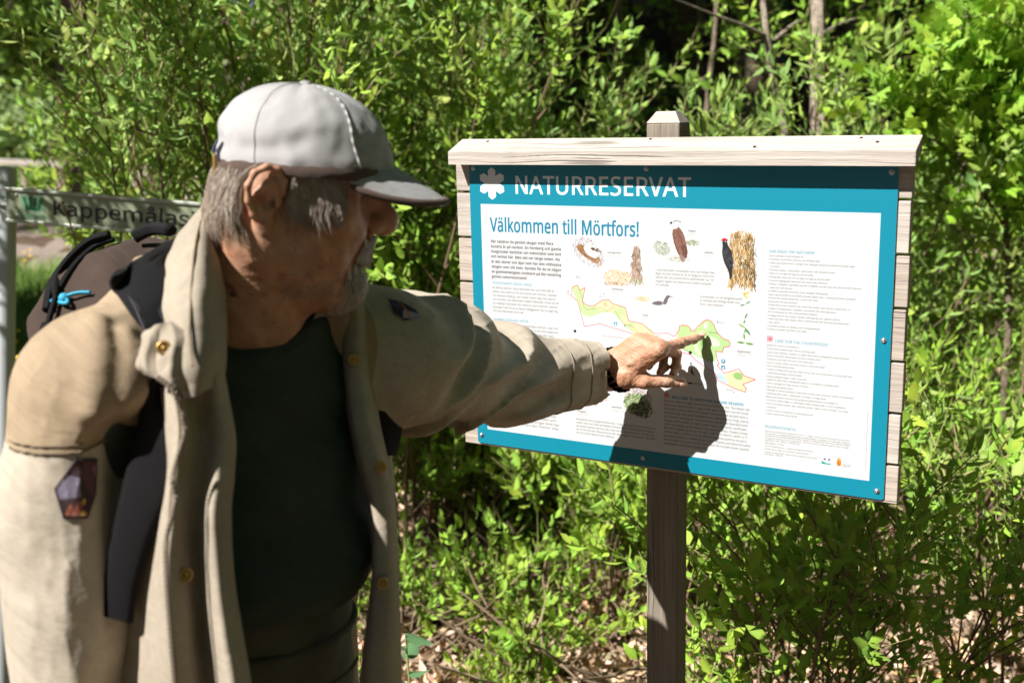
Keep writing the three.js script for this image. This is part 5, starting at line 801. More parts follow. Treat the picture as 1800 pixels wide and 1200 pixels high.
// ------------------------------------------------------------------ hair, beard, brows
{
  const grad = (p) => { const e = 0.0015, f = headField; return V3(f(p.x + e, p.y, p.z) - f(p.x - e, p.y, p.z), f(p.x, p.y + e, p.z) - f(p.x, p.y - e, p.z), f(p.x, p.y, p.z + e) - f(p.x, p.y, p.z - e)).normalize(); };
  const onto = (p, off) => { for (let i = 0; i < 3; i++) p.addScaledVector(grad(p), off - headField(p.x, p.y, p.z)); return p; };
  const pos = [], nor = [], col = [], idx = [];
  function strand(p0, flow, len, n, lift, r, c) {
    const pts = []; let p = p0.clone();
    for (let i = 0; i <= n; i++) { const t = i / n; onto(p, lift(t)); pts.push(p.clone().applyMatrix4(headM)); const d = flow(p, t), g = grad(p); d.addScaledVector(g, -d.dot(g)).normalize(); p = p.clone().addScaledVector(d, len / n); }
    const base = pos.length / 3, S = 3; let ref = V3(0.3, 0.2, 0.9);
    for (let i = 0; i <= n; i++) { const t = pts[Math.min(n, i + 1)].clone().sub(pts[Math.max(0, i - 1)]).normalize(), a = ref.clone().addScaledVector(t, -ref.dot(t)).normalize(); ref = a; const b = t.clone().cross(a), rad = r * (i === n ? 0.15 : 1 - 0.5 * (i / n) ** 2); for (let k = 0; k < S; k++) { const q = k / S * 6.2832, v = a.clone().multiplyScalar(Math.cos(q)).addScaledVector(b, Math.sin(q)); pos.push(pts[i].x + v.x * rad, pts[i].y + v.y * rad, pts[i].z + v.z * rad); nor.push(v.x, v.y, v.z); col.push(...c); } if (i) for (let k = 0; k < S; k++) { const u = base + (i - 1) * S + k, w = base + (i - 1) * S + (k + 1) % S; idx.push(u, w, u + S, w, w + S, u + S); } }
  }
  const make = (name, mat) => { const g = new THREE.BufferGeometry(); g.setAttribute('position', new THREE.Float32BufferAttribute(pos.slice(), 3)); g.setAttribute('normal', new THREE.Float32BufferAttribute(nor.slice(), 3)); g.setAttribute('color', new THREE.Float32BufferAttribute(col.slice(), 3)); g.setIndex(idx.slice()); pos.length = nor.length = col.length = idx.length = 0; return mp(name, g, mat); };
  const tone = (w) => { const k = clamp(w + rr(-0.25, 0.25)), b = rr(0.7, 1.2); return [lerp(0.24, 0.6, k) * b, lerp(0.16, 0.53, k) * b, lerp(0.1, 0.46, k) * b]; };
  const hairMat = std({ color: lin(1, 1, 1), vertexColors: true, roughness: 0.36 });
  reseed(71);
  // locks: long at the back and behind the ear, shorter at the temples
  for (let i = 0; i < 3600; i++) {
    const far = i % 3 === 0, side = far ? -1 : 1, az = rr(2.0, 3.15), yy = rr(-0.005, 0.035);
    const p = V3(Math.cos(az) * 0.085 + 0.012, yy, Math.sin(az) * 0.085 * side); const w = rr(-0.3, 0.3), curl = rr(0.2, 0.7), L = rr(0.035, 0.07) * (az > 2.5 ? 1.15 : 0.85);
    strand(p, (q, t) => V3(0.22 + curl * t * t + w * 0.4 + 0.4 * n3(q.x * 30, q.y * 30, q.z * 30), -1, 0.25 * w * side), L, 7, (t) => 0.003 + 0.007 * rndA(i) * Math.sin(Math.PI * Math.min(1, t * 0.8 + 0.1)) + 0.004 * t * rndA(i + 9), rr(0.00028, 0.0006), tone(0.12 + 0.34 * rndA(i + 5)));
  }
  for (let i = 0; i < 2600; i++) {
    const side = i % 3 === 0 ? -1 : 1, x = rr(0.008, 0.064), p = V3(x, rr(0.0, 0.036), 0.075 * side), w = rr(-0.5, 0.5), L = rr(0.008, 0.04) * (1 - 0.35 * smooth(0.045, 0.07, x));
    strand(p, (q, t) => V3(0.55 + w + 0.5 * n3(q.x * 50, q.y * 50, q.z * 50), -1, 0), L, 6, (t) => 0.002 + 0.0055 * rndA(i + 3) * (0.4 + 0.6 * Math.sin(3.1 * t)), rr(0.00028, 0.00055), tone(0.62));
  }
  make('hair', hairMat);
  const greyT = (w) => { const k = clamp(w + rr(-0.3, 0.3)), b = rr(0.75, 1.15); return [lerp(0.22, 0.66, k) * b, lerp(0.16, 0.6, k) * b, lerp(0.12, 0.52, k) * b]; };
  for (let i = 0; i < 3400; i++) {
    const a = rr(-1.2, 1.2), goat = i % 2 === 0; let p = goat ? V3(0.09 + rr(-0.02, 0.02), rr(-0.1, -0.062), rr(-0.03, 0.03)) : V3(0.1, rr(-0.06, -0.028), rr(-0.036, 0.036));
    if (i % 5 === 1) p = V3(rr(0.02, 0.08), rr(-0.1, -0.06), 0.05 * (rnd() < 0.7 ? 1 : -1));
    const stub = i % 5 === 1; if (!stub && !goat && Math.abs(p.y + 0.056) < 0.006) continue;
    strand(p, (q) => V3(0.25, -1, q.z * 6 + rr(-0.3, 0.3)), stub ? 0.0025 : goat ? rr(0.006, 0.013) : rr(0.005, 0.009), 4, (t) => 0.0005 + (stub ? 0.001 : 0.0032) * t, stub ? 0.00024 : 0.00055, greyT(stub ? 0.75 : goat ? 0.95 : 0.7));
  }
  for (let i = 0; i < 260; i++) { const s = i % 2 ? 1 : -1, u = rnd(), p = V3(lerp(0.104, 0.084, u), 0.044 + 0.004 * u + rr(-0.004, 0.004), s * lerp(0.012, 0.05, u)); strand(p, () => V3(-0.2, 0.2 + rr(-0.3, 0.3), s), rr(0.009, 0.015), 4, (t) => 0.0005 + 0.0035 * t, 0.0005, greyT(0.45)); }
  make('beard', hairMat);
}
function rndA(i) { const s = Math.sin(i * 127.1 + 3.7) * 43758.5453; return s - Math.floor(s); }
// ------------------------------------------------------------------ the cap
{
  const cf = V3(0.985, 0.05, 0.09).normalize(), cu = DOWN.clone().negate().addScaledVector(V3(0, 0, 1), 0); cu.addScaledVector(cf, -cu.dot(cf)).normalize();
  const CF = dirW(cf), CU = dirW(cu), CR = CF.clone().cross(CU).normalize(), CO = H(0.03, 0.034, 0);
  const cm = new THREE.Matrix4().makeBasis(CF, CU, CR).setPosition(CO), C = (x, y, z) => V3(x, y, z).applyMatrix4(cm);
  const cap = grp('cap', man, 'light grey-white cap with a brown edge');
  const ax = 0.094, az = 0.086, hh = 0.085;
  // dome: th runs round from the front, ph from the rim to the top
  const dome = (th, ph, off = 0) => {
    const c = Math.cos(th), s = Math.sin(th), front = smooth(0.1, 0.95, c), e = lerp(0.78, 0.82, front), r = Math.max(0, Math.cos(ph)) ** e, h = Math.sin(ph) ** lerp(0.86, 0.98, front);
    let k = 1 + off / 0.1; const side = bump(Math.abs(th), 1.75, 0.75), lowfold = bump(ph, 0.26 + 0.1 * Math.sin(th * 2), 0.1);
    k += 0.035 * side * bump(ph, 0.5, 0.22) - 0.028 * side * lowfold + 0.02 * side * bump(ph, 0.08, 0.08);
    k += 0.012 * Math.sin(ph * 7 + th * 3) * bump(Math.abs(th), 2.6, 0.5) + 0.03 * bump(Math.abs(th), 2.95, 0.3) * bump(ph, 0.45, 0.14) - 0.03 * bump(Math.abs(th), 2.95, 0.35) * bump(ph, 0.22, 0.07);
    k += 0.014 * n3(c * 3, s * 3, ph * 3) + 0.003 * n3(c * 6, s * 6, ph * 5);
    k -= 0.02 * bump(th, 0.55, 0.2) * bump(ph, 0.62, 0.22) ;                                 // slack in the front panel
    const lean = 0.006 * h;
    return C(c * ax * r * k - lean - 0.002, hh * h * (1 + 0.02 * n3(c * 2 + 4, s * 2, 1)), s * az * r * k);
  };
  const seam = 0.86, meshT = (() => { const t = dataTex(128, 128, (u, v) => { const x = u * 16, y = v * 16, q = Math.floor(y) % 2 ? 0.5 : 0, d = Math.hypot(((x + q) % 1) - 0.5, (y % 1) - 0.5); return smooth(0.16, 0.36, d); }); return t; })();
  const meshC = dataTex(128, 128, (u, v) => { const x = u * 16, y = v * 16, q = Math.floor(y) % 2 ? 0.5 : 0, d = Math.hypot(((x + q) % 1) - 0.5, (y % 1) - 0.5); const b = lerp(0.74, 0.92, smooth(0.14, 0.34, d)); return [b, b * 0.985, b * 0.975]; }, true);
  const mShell = std({ color: lin(0.47, 0.47, 0.485), map: rep(clothMap, 4, 4), bumpMap: rep(clothBump, 6, 6), bumpScale: 0.0005, roughness: 0.75 }), mMesh = std({ color: lin(0.52, 0.51, 0.515), map: rep(meshC, 8, 6), bumpMap: rep(meshT, 8, 6), bumpScale: 0.0005, roughness: 0.8 }), mBrown = std({ color: lin(0.1, 0.06, 0.045), roughness: 0.8, bumpMap: rep(clothBump, 30, 6), bumpScale: 0.0006 });
  const sheet = (a, b, name, mat, off) => { const g = thicken(gridGeo(70, 44, (u, v) => dome(lerp(a, b, u), v * 1.5705 + 0.0001, off)), 70, 44, 0.0012); return mp(name, g, mat, cap); };
  sheet(-seam, seam, 'front_panel', mShell, 0); sheet(seam, Math.PI, 'side_panel', mMesh, 0.0004); sheet(-Math.PI, -seam, 'side_panel', mMesh, 0.0004);
  // seam tapes
  for (const th of [seam, -seam, 2.05, -2.05]) { const pts = []; for (let i = 0; i <= 26; i++) pts.push(dome(th + 0.05 * Math.sin(i * 0.25) * (Math.abs(th) < 1 ? 1 : 0), 0.02 + i / 26 * 1.45, 0.0012)); const r = Math.abs(th) < 1 ? 0.0018 : 0.0011; mp('seam', tube(pts, r, 6), Math.abs(th) < 1 ? mMesh : mShell, cap); }
  mp('button', new THREE.SphereGeometry(0.007, 14, 8).scale(1, 0.5, 1).applyMatrix4(new THREE.Matrix4().setPosition(C(-0.006, hh + 0.001, 0))), mShell, cap);
  // brown sweat band edge round the rim
  const rim = (th, y, k) => C(Math.cos(th) * ax * k - 0.002, y, Math.sin(th) * az * k);
  { const g = thicken(gridGeo(120, 5, (u, v) => { const th = lerp(0.62, 2 * Math.PI - 0.62, u); const b = 0.008 + 0.002 * Math.sin(th * 3); return rim(th, lerp(0.004, -b, v) + 0.0012 * n2(th * 4, 3), 1.012 + 0.012 * Math.sin(Math.PI * v)); }), 120, 5, 0.0025); mp('band', g, mBrown, cap); }
  // strap and buckle at the back
  mp('buckle', xf(new RoundedBoxGeometry(0.012, 0.02, 0.004, 2, 0.001), 0, 0, 0).applyMatrix4(cm.clone().multiply(new THREE.Matrix4().makeRotationY(-Math.PI / 2 + 0.35).setPosition(V3(-ax * 0.985, -0.002, 0.034)))), K.brass, cap);
  for (const th of [2.62, 2.98]) mp('strap_loop', tube([dome(th, 0.2, 0.002), dome(th + 0.03, 0.1, 0.004), dome(th, 0.01, 0.002)], 0.0018, 5), std({ color: lin(0.02, 0.022, 0.05), roughness: 0.7 }), cap);
  // brim
  const brim = (u, v, e = 0) => { const th = lerp(-0.98, 0.98, u), c = Math.cos(th), s = Math.sin(th), w = Math.max(0, Math.cos(th / 0.98 * 1.5707)), L = 0.061 * w ** 0.6 * v, x = ax * c * 0.985 - 0.002 + L * lerp(1, 0.92, Math.abs(s)), z = az * s * (0.985 + 0.1 * v * w); const q = Math.abs(z / 0.09); return C(x + e, 0.005 - 0.5 * L - 0.014 * q ** 2 - 0.016 * v * q ** 2.2 - 0.06 * L * v, z); };
  mp('brim', thicken(gridGeo(60, 16, (u, v) => brim(u, v)), 60, 16, 0.003), mShell, cap);
  { const pts = []; for (let i = 0; i <= 80; i++) pts.push(brim(i / 80, 1)); mp('brim_edging', tube(pts, pts.map((_, i) => 0.0042 * (i === 0 || i === 80 ? 0.6 : 1)), 8, 1), mBrown, cap); }
}
// ------------------------------------------------------------------ clothes: the jacket as one field with its arms, then its flaps, collar, seams
const LV = (Y, tab) => { let i = 0; while (i < tab.length - 2 && Y < tab[i + 1][0]) i++; const a = tab[i], b = tab[i + 1], t = clamp((a[0] - Y) / (a[0] - b[0])), q = t * t * (3 - 2 * t); return [1, 2, 3, 4].map((k) => lerp(a[k], b[k], q)); };
// height, then centre (left, forward) and half widths (sideways, forward)
const SH = [[1.475, -0.03, -0.01, 0.075, 0.066], [1.42, -0.025, -0.005, 0.13, 0.085], [1.34, -0.035, -0.01, 0.16, 0.112], [1.25, -0.055, 0.0, 0.163, 0.13], [1.17, -0.072, 0.008, 0.175, 0.152], [1.09, -0.085, -0.005, 0.165, 0.14], [1.02, -0.08, -0.02, 0.165, 0.135], [0.9, -0.06, -0.04, 0.16, 0.12]];
const JK = SH.map(([y, s, t, a, b]) => [y, s, t - 0.004, a + (y < 1.3 ? 0.032 : 0.022), b + (y < 1.3 ? 0.026 : 0.018)]); JK[0][0] = 1.5; JK.push([0.74, -0.06, -0.04, 0.215, 0.165]);
const stOf = (x, z) => { const a = x - PO.x, b = z - PO.z; return [a * PS.x + b * PS.z, a * PT.x + b * PT.z]; };
const trunkD = (s, y, t, tab) => { const [cs, ct, a, b] = LV(y, tab), u = (s - cs) / a, v = (t - ct) / b, q = Math.hypot(u, v), g = Math.hypot(u / a, v / b); return q < 1e-6 ? -Math.min(a, b) : q * (q - 1) / g; };
const shirtField = (x, y, z) => { const [s, t] = stOf(x, z); let d = trunkD(s, y, t, SH); d += 0.0035 * n3(s * 7, y * 16 + s * 9, t * 7) * smooth(1.42, 1.34, y) + 0.0016 * n3(s * 18, y * 34 + s * 16, t * 18); d += 0.006 * bump(y - 0.35 * s, 1.21, 0.014) * smooth(-0.05, -0.16, s) - 0.004 * bump(y - 0.25 * s, 1.185, 0.02); d = smax(d, y - 1.462 - 0.25 * s + 0.45 * (t + 0.0), 0.006); d = smin(d, Math.min(cone(x, y, z, arr(X(-0.13, 1.39, 0)), shR, 0.055, 0.056), cone(x, y, z, shR, A3(118, 900, 1.105), 0.056, 0.052)), 0.03); return smax(d, 1.133 - 0.15 * (s + 0.06) + 0.004 * Math.sin(s * 40) - y, 0.008); };
let foldsOn = false; const FOLDS = [];
const sleeveR = (x, y, z) => smin(cone(x, y, z, shR, A3(118, 900, 1.1), 0.071, 0.064), cone(x, y, z, A3(118, 900, 1.1), arr(X(-0.3, 0.9, 0.05)), 0.064, 0.055), 0.03);
const cuffC = at(1040, 655, 1.729), cuffDir = wristL.clone().sub(elbowL).normalize();
function sleeveL(x, y, z) {
  let d = smin(cone(x, y, z, A3(690, 632, 1.37), A3(782, 640, 1.52), 0.084, 0.078), cone(x, y, z, A3(782, 640, 1.515), A3(880, 658, 1.64), 0.074, 0.064), 0.03);
  d = smin(d, cone(x, y, z, A3(880, 658, 1.64), A3(1085, 655, 1.755), 0.064, 0.041), 0.03);
  const k = (x - cuffC.x) * cuffDir.x + (y - cuffC.y) * cuffDir.y + (z - cuffC.z) * cuffDir.z;
  d = smax(d, k - 0.001 + 0.004 * n3(x * 40, y * 40, z * 40), 0.003);
  return smax(d, -Math.max(cone(x, y, z, arr(cuffC.clone().addScaledVector(cuffDir, -0.09)), arr(cuffC.clone().addScaledVector(cuffDir, 0.06)), 0.032, 0.038), -k - 0.07), 0.004);
}
const fdir = at(1000, 592, 1.77).sub(at(740, 728, 1.53)).normalize();
// small creases, long along the pull of the cloth
const armA = arr(at(1070, 652, 1.745).sub(shoulderL).normalize()), armU = (() => { const a = V3(...armA); return arr(V3(0, 1, 0).addScaledVector(a, -a.y).normalize()); })();
function crinkle(x, y, z, s) {
  if (s > 0.13) {
    // slanting folds that fan out from the armpit, flatter towards the cuff
    const dx = x - shL[0], dy = y - shL[1], dz = z - shL[2], u = dx * armA[0] + dy * armA[1] + dz * armA[2], w = dx * armU[0] + dy * armU[1] + dz * armU[2];
    const be = lerp(0.95, 0.45, clamp(u / 0.4)), q = -u * Math.sin(be) + w * Math.cos(be), ph = q / 0.062 * 6.2832 + 2.6 * n3(x * 4.5, y * 4.5, z * 4.5), m = smooth(-0.04, 0.06, u) * lerp(1, 0.4, smooth(0.25, 0.42, u)) * smooth(0.47, 0.43, u) * (0.55 + 0.6 * n3(x * 6 + 9, y * 6, z * 6));
    const k = 0.78 * (x * fdir.x + y * fdir.y + z * fdir.z);
    return 0.034 * m * ((0.5 + 0.5 * Math.sin(ph)) ** 1.8 - 0.35) * smooth(0.13, 0.17, s) + 0.0018 * (1 - Math.abs(n3((x - fdir.x * k) * 30 + 4, (y - fdir.y * k) * 30, (z - fdir.z * k) * 30))) ** 3;
  }
  return 0.0042 * (1 - Math.abs(n3(x * 7 + 3, y * 1.8 + s * 2, z * 7))) ** 2 + 0.001 * (1 - Math.abs(n3(x * 38, y * 11, z * 38))) ** 3;
}
function jacketField(x, y, z) {
  const [s, t] = stOf(x, z); let d = trunkD(s, y, t, JK);
  d = smax(d, 0.76 - y, 0.01); d = smax(d, y - 1.5, 0.02);
  d = smin(d, cone(x, y, z, arr(X(-0.07, 1.475, -0.015)), shR, 0.05, 0.068), 0.05);
  d = smin(d, cone(x, y, z, arr(X(0.04, 1.45, -0.01)), arr(X(0.17, 1.365, 0.0)), 0.042, 0.075), 0.05);
  d = smin(d, sleeveR(x, y, z), 0.022); d = smin(d, sleeveL(x, y, z), 0.03);
  // the opening down the front
  const [cs, ct] = LV(y, JK), an = Math.atan2(t - ct, s - cs), r = Math.hypot(s - cs, t - ct), hiA = y > 1.36 ? lerp(2.85, 2.5, smooth(1.36, 1.46, y)) : 2.85, loA = lerp(0.2, 0.78, smooth(1.08, 1.36, y)), op = Math.min(hiA - an, an - loA) * r;
  d = smax(d, Math.min(op, r - 0.02), 0.006);
  // the neck hole
  d = smax(d, -cone(x, y, z, arr(X(-0.04, 1.36, 0.0)), arr(X(-0.05, 1.62, 0.03)), 0.062, 0.1), 0.01);
  // broad slack of the cloth
  d += 0.0035 * n3(x * 9, y * 7, z * 9); d -= crinkle(x, y, z, s);
  if (foldsOn) for (const f of FOLDS) {
    if (x < f.lo[0] || x > f.hi[0] || y < f.lo[1] || y > f.hi[1] || z < f.lo[2] || z > f.hi[2]) continue;
    let q = 1; for (let i = 0; i < f.p.length - 1; i++) q = Math.min(q, cone(x, y, z, f.p[i], f.p[i + 1], f.r[i], f.r[i + 1]));
    d = f.valley ? smax(d, -q, f.k) : smin(d, q, f.k);
  }
  return d;
}
// where the ray through a photo pixel meets the cloth
function hit(px, py, field = jacketField, z0 = 0.8, z1 = 2.2) { const d = at(px, py, 1).sub(EYE); let z = z0; for (let i = 0; i < 160 && z < z1; i++) { const p = EYE.clone().addScaledVector(d, z), v = field(p.x, p.y, p.z); if (v < 0.0004) return p; z += Math.max(0.0006, v * 0.6) / d.length(); } return null; }
// folds, drawn where the photo shows their crests and troughs
for (const [list, r, lift, valley, k] of [
  [[[194, 575], [195, 620], [196, 665], [206, 712]], 0.0143, -0.0087, 1, 0.017], [[[222, 590], [224, 640], [218, 690], [224, 730]], 0.0081, 0.0120, 0, 0.020], [[[170, 570], [172, 640], [165, 720]], 0.0093, 0.0120, 0, 0.025], [[[250, 620], [240, 700], [228, 760]], 0.0074, 0.0107, 0, 0.019],
]) {
  const dense = curve(list.map(([a, b]) => V3(a, b, 0)), Math.max(4, Math.round(list.reduce((l, q, i) => i ? l + Math.hypot(q[0] - list[i - 1][0], q[1] - list[i - 1][1]) : 0, 0) / 14))).map((q) => [q.x, q.y]);
  const p = dense.map(([a, b]) => { const h = hit(a, b); if (!h) return null; const v = h.clone().sub(EYE).normalize(); return arr(h.addScaledVector(v, r - lift - (valley ? r * 2 : 0))); }).filter(Boolean); if (p.length < 2) continue;
  const q = curve(p.map((a) => V3(...a)), (p.length - 1) * 2).map(arr), n = q.length, R = q.map((_, i) => r * lerp(0.45, 1, Math.sin(Math.PI * (0.1 + 0.8 * i / (n - 1))))), m = r + k + 0.01;
  FOLDS.push({ p: q, r: R, k, valley, lo: [0, 1, 2].map((j) => Math.min(...q.map((a) => a[j])) - m), hi: [0, 1, 2].map((j) => Math.max(...q.map((a) => a[j])) + m) });
}
foldsOn = true;
const seamY = (x, y, z) => { const [s, t] = stOf(x, z); return s < -0.02 ? y - (1.362 + 0.05 * (s + 0.23) + 0.5 * Math.max(0, s + 0.2) * -1) : -0.1 - ((x - shL[0]) * armA[0] + (y - shL[1]) * armA[1] + (z - shL[2]) * armA[2]); };
const jacket = grp('jacket', man, 'open beige jacket with darker shoulders');
{
  const g = netMesh(jacketField, [PO.x - 0.36, 0.74, PO.z - 0.68], [0.24, 1.56, PO.z + 0.4], 0.0062, 1);
  const [a, b] = cut(g, seamY); mp('yoke', a, K.khaki, jacket, 'darker khaki shoulder yoke'); mp('shell', b, K.cream, jacket);
  mp('shirt', netMesh(shirtField, [PO.x - 0.32, 0.98, PO.z - 0.3], [PO.x + 0.32, 1.52, PO.z + 0.32], 0.008, 1), K.shirt, man, 'dark green T-shirt over a round belly');
  // neck ribbing
  { const q = []; for (let i = 0; i <= 48; i++) { const an = i / 48 * 6.2832; let s = -0.03 + Math.cos(an) * 0.085, t = Math.sin(an) * 0.078, y = 1.45 + 0.25 * s - 0.45 * t; q.push(X(s, y, t)); } mp('neckband', tube(q, 0.006, 7, 1, false), K.shirt); }
}
// lofted sheets: rows of [px, py, depth]
function loft(rows, nu, nv, thick, uvm = 1, wob = 0.0006, straight = false, smoothN = 5) {
  const poly = (l, n) => { const q = []; for (let i = 0; i <= n; i++) { const f = i / n * (l.length - 1), k = Math.min(l.length - 2, Math.floor(f)), t = f - k; q.push(l[k].clone().lerp(l[k + 1], t)); } return q; };
  const R = rows.map((r) => (straight ? poly : curve)(r.map((p) => at(...p)), nu)), cols = []; for (let i = 0; i <= nu; i++) cols.push(curve(R.map((r) => r[i]), nv));
  const g = gridGeo(nu, nv, (u, v) => { const p = cols[Math.round(u * nu)][Math.round(v * nv)].clone(); return p.add(V3(n3(p.x * 45, p.y * 45, p.z * 45), n3(p.x * 45 + 7, p.y * 45, p.z * 45), n3(p.x * 45, p.y * 45 + 9, p.z * 45)).multiplyScalar(wob)); });
  const p = g.attributes.position, u = g.attributes.uv; for (let it = 0; it < smoothN; it++) { const c = p.array.slice(), s = 3 * (nu + 1); for (let j = 1; j < nv; j++) for (let i = 0; i <= nu; i++) for (let q = 0; q < 3; q++) { const o = j * s + 3 * i + q; p.array[o] = 0.5 * c[o] + 0.25 * (c[o - s] + c[o + s]); } } g.computeVertexNormals();
  for (let i = 0; i < p.count; i++) u.setXY(i, (p.getX(i) * 0.7 + p.getZ(i) * 0.7) * uvm, p.getY(i) * uvm); return thicken(g, nu, nv, thick);
}
{
  // near front: lapel corner, then the storm flap hanging below it
  mp('lapel', loft([[[254, 585, 1.035], [268, 576, 1.022], [283, 569, 1.016], [299, 565, 1.018], [318, 580, 1.018], [340, 590, 1.02]], [[249, 600, 1.028], [262, 596, 1.012], [281, 591, 1.018], [305, 592, 1.008], [325, 606, 1.012], [348, 618, 1.02]], [[244, 622, 1.022], [257, 620, 1.006], [277, 618, 1.012], [304, 622, 1.0], [325, 634, 1.01], [350, 645, 1.02]], [[241, 643, 1.018], [254, 645, 1.003], [274, 646, 1.008], [300, 652, 0.997], [322, 664, 1.006], [345, 672, 1.02]], [[252, 654, 1.02], [264, 660, 1.006], [281, 667, 1.004], [302, 680, 1.0], [318, 687, 1.006], [336, 694, 1.016]]], 50, 40, 0.0025, 1, 0.0012, true, 1), K.lining, jacket);
  mp('storm_flap', loft([[[300, 640, 1.035], [325, 648, 1.03], [352, 650, 1.035], [375, 640, 1.045], [390, 636, 1.07]], [[313, 692, 1.015], [330, 700, 1.035], [352, 705, 1.05], [378, 690, 1.045], [396, 680, 1.08]], [[322, 760, 1.01], [338, 762, 1.035], [360, 764, 1.05], [388, 765, 1.04], [413, 770, 1.075]], [[307, 830, 1.01], [326, 832, 1.03], [352, 836, 1.045], [382, 838, 1.03], [409, 842, 1.07]], [[303, 900, 1.005], [322, 900, 1.03], [346, 903, 1.045], [374, 903, 1.015], [404, 906, 1.06]], [[294, 990, 1.005], [316, 992, 1.02], [346, 996, 1.045], [380, 1000, 1.01], [408, 1006, 1.055]], [[300, 1100, 1.0], [322, 1102, 1.015], [352, 1106, 1.045], [392, 1106, 1.005], [424, 1112, 1.05]], [[310, 1215, 1.0], [332, 1216, 1.015], [364, 1218, 1.04], [410, 1218, 1.0], [442, 1222, 1.045]], [[318, 1420, 1.02], [340, 1420, 1.03], [372, 1420, 1.05], [420, 1420, 1.01], [455, 1420, 1.05]]], 36, 90, 0.003), K.lining, jacket);
  mp('front_panel', loft([[[232, 700, 1.095], [262, 690, 1.080], [290, 680, 1.045], [306, 684, 1.025]], [[230, 780, 1.095], [262, 775, 1.075], [296, 770, 1.035], [317, 764, 1.018]], [[225, 860, 1.100], [255, 856, 1.080], [285, 850, 1.055], [303, 846, 1.018]], [[215, 930, 1.105], [248, 928, 1.080], [275, 925, 1.055], [297, 922, 1.015]], [[205, 1020, 1.110], [240, 1018, 1.080], [270, 1015, 1.055], [292, 1012, 1.012]], [[205, 1110, 1.110], [245, 1110, 1.080], [276, 1108, 1.050], [300, 1104, 1.010]], [[200, 1215, 1.110], [245, 1215, 1.080], [282, 1215, 1.050], [309, 1215, 1.010]], [[200, 1420, 1.120], [250, 1420, 1.090], [290, 1420, 1.040], [318, 1420, 1.030]]], 24, 60, 0.003), K.lining, jacket);
  // far front flap
  mp('storm_flap', loft([[[588, 545, 1.285], [606, 520, 1.27], [622, 505, 1.275], [648, 520, 1.34]], [[598, 590, 1.28], [610, 580, 1.262], [630, 575, 1.262], [654, 590, 1.33]], [[602, 645, 1.272], [612, 640, 1.248], [632, 638, 1.25], [656, 650, 1.31]], [[614, 740, 1.255], [624, 736, 1.228], [644, 734, 1.23], [666, 745, 1.29]], [[630, 820, 1.245], [642, 816, 1.215], [664, 814, 1.217], [684, 824, 1.28]], [[650, 900, 1.238], [660, 897, 1.208], [678, 896, 1.21], [696, 904, 1.27]], [[655, 1020, 1.23], [662, 1018, 1.198], [682, 1018, 1.2], [699, 1028, 1.26]], [[642, 1120, 1.215], [654, 1120, 1.185], [680, 1120, 1.188], [703, 1126, 1.25]], [[632, 1220, 1.205], [648, 1220, 1.175], [678, 1220, 1.178], [704, 1226, 1.24]], [[620, 1420, 1.2], [640, 1420, 1.18], [680, 1420, 1.18], [708, 1420, 1.24]]], 30, 90, 0.003), K.lining, jacket);
  // collar: cross sections (outer bottom, outer top, inner top, inner bottom) along the band
  const sec = [[[322, 700, 1.025], [334, 698, 1.012], [352, 690, 1.015], [372, 676, 1.05], [384, 668, 1.1]], [[302, 645, 1.025], [322, 644, 1.006], [350, 642, 1.008], [384, 644, 1.06], [390, 655, 1.12]], [[294, 595, 1.04], [318, 591, 1.018], [350, 592, 1.02], [387, 604, 1.075], [394, 614, 1.13]], [[290, 540, 1.07], [315, 536, 1.042], [350, 536, 1.042], [388, 552, 1.108], [395, 566, 1.15]], [[292, 490, 1.11], [318, 484, 1.082], [354, 482, 1.08], [387, 502, 1.132], [394, 516, 1.16]], [[300, 444, 1.15], [326, 432, 1.122], [356, 426, 1.118], [382, 452, 1.155], [392, 466, 1.17]], [[317, 412, 1.18], [338, 396, 1.155], [358, 386, 1.15], [374, 408, 1.178], [388, 432, 1.19]], [[348, 392, 1.24], [356, 372, 1.22], [366, 362, 1.2], [374, 386, 1.21], [388, 416, 1.22]], [[440, 430, 1.34], [440, 398, 1.335], [440, 384, 1.32], [440, 388, 1.295], [440, 430, 1.27]], [[590, 500, 1.385], [580, 470, 1.375], [570, 458, 1.36], [560, 466, 1.335], [555, 505, 1.31]], [[646, 522, 1.36], [630, 505, 1.345], [612, 498, 1.325], [592, 510, 1.3], [572, 540, 1.285]], [[640, 588, 1.31], [628, 575, 1.295], [612, 566, 1.285], [598, 572, 1.28], [588, 600, 1.275]]];
  const cg = loft(sec, 20, 90, 0.005, 1, 0.0022); mp('collar', cg, K.lining, jacket);
  const off = (px, py, z) => at(px, py, z - 0.004);
  mp('seam', tube(curve([[352, 388, 1.15], [343, 428, 1.112], [337, 484, 1.076], [334, 540, 1.036], [333, 592, 1.014], [338, 644, 1.0]].map((p) => off(...p)), 30), 0.0011, 5), K.khaki, jacket);
  // zippers
  const zipper = (l) => { const c = new THREE.CatmullRomCurve3(l.map((p) => off(...p))), n = Math.round(c.getLength() / 0.0042), t = []; for (let i = 0; i < n; i++) { const p = c.getPointAt(i / n), d = c.getTangentAt(i / n); const b = new RoundedBoxGeometry(0.0058, 0.0023, 0.0032, 1, 0.0006); b.applyMatrix4(new THREE.Matrix4().compose(p, new THREE.Quaternion().setFromUnitVectors(Y, d), V3(1, 1, 1))); t.push(b); } t.push(tube(c.getPoints(60), 0.0022, 5)); mp('zipper', merge(t), K.zip, jacket); };
  zipper([[278, 664, 1.003], [302, 684, 1.0], [320, 726, 1.006], [322, 768, 1.006], [309, 812, 1.006], [303, 840, 1.004], [307, 872, 1.002], [302, 905, 1.0], [292, 945, 1.0], [292, 1000, 0.998], [298, 1090, 0.996], [308, 1210, 0.996]]);
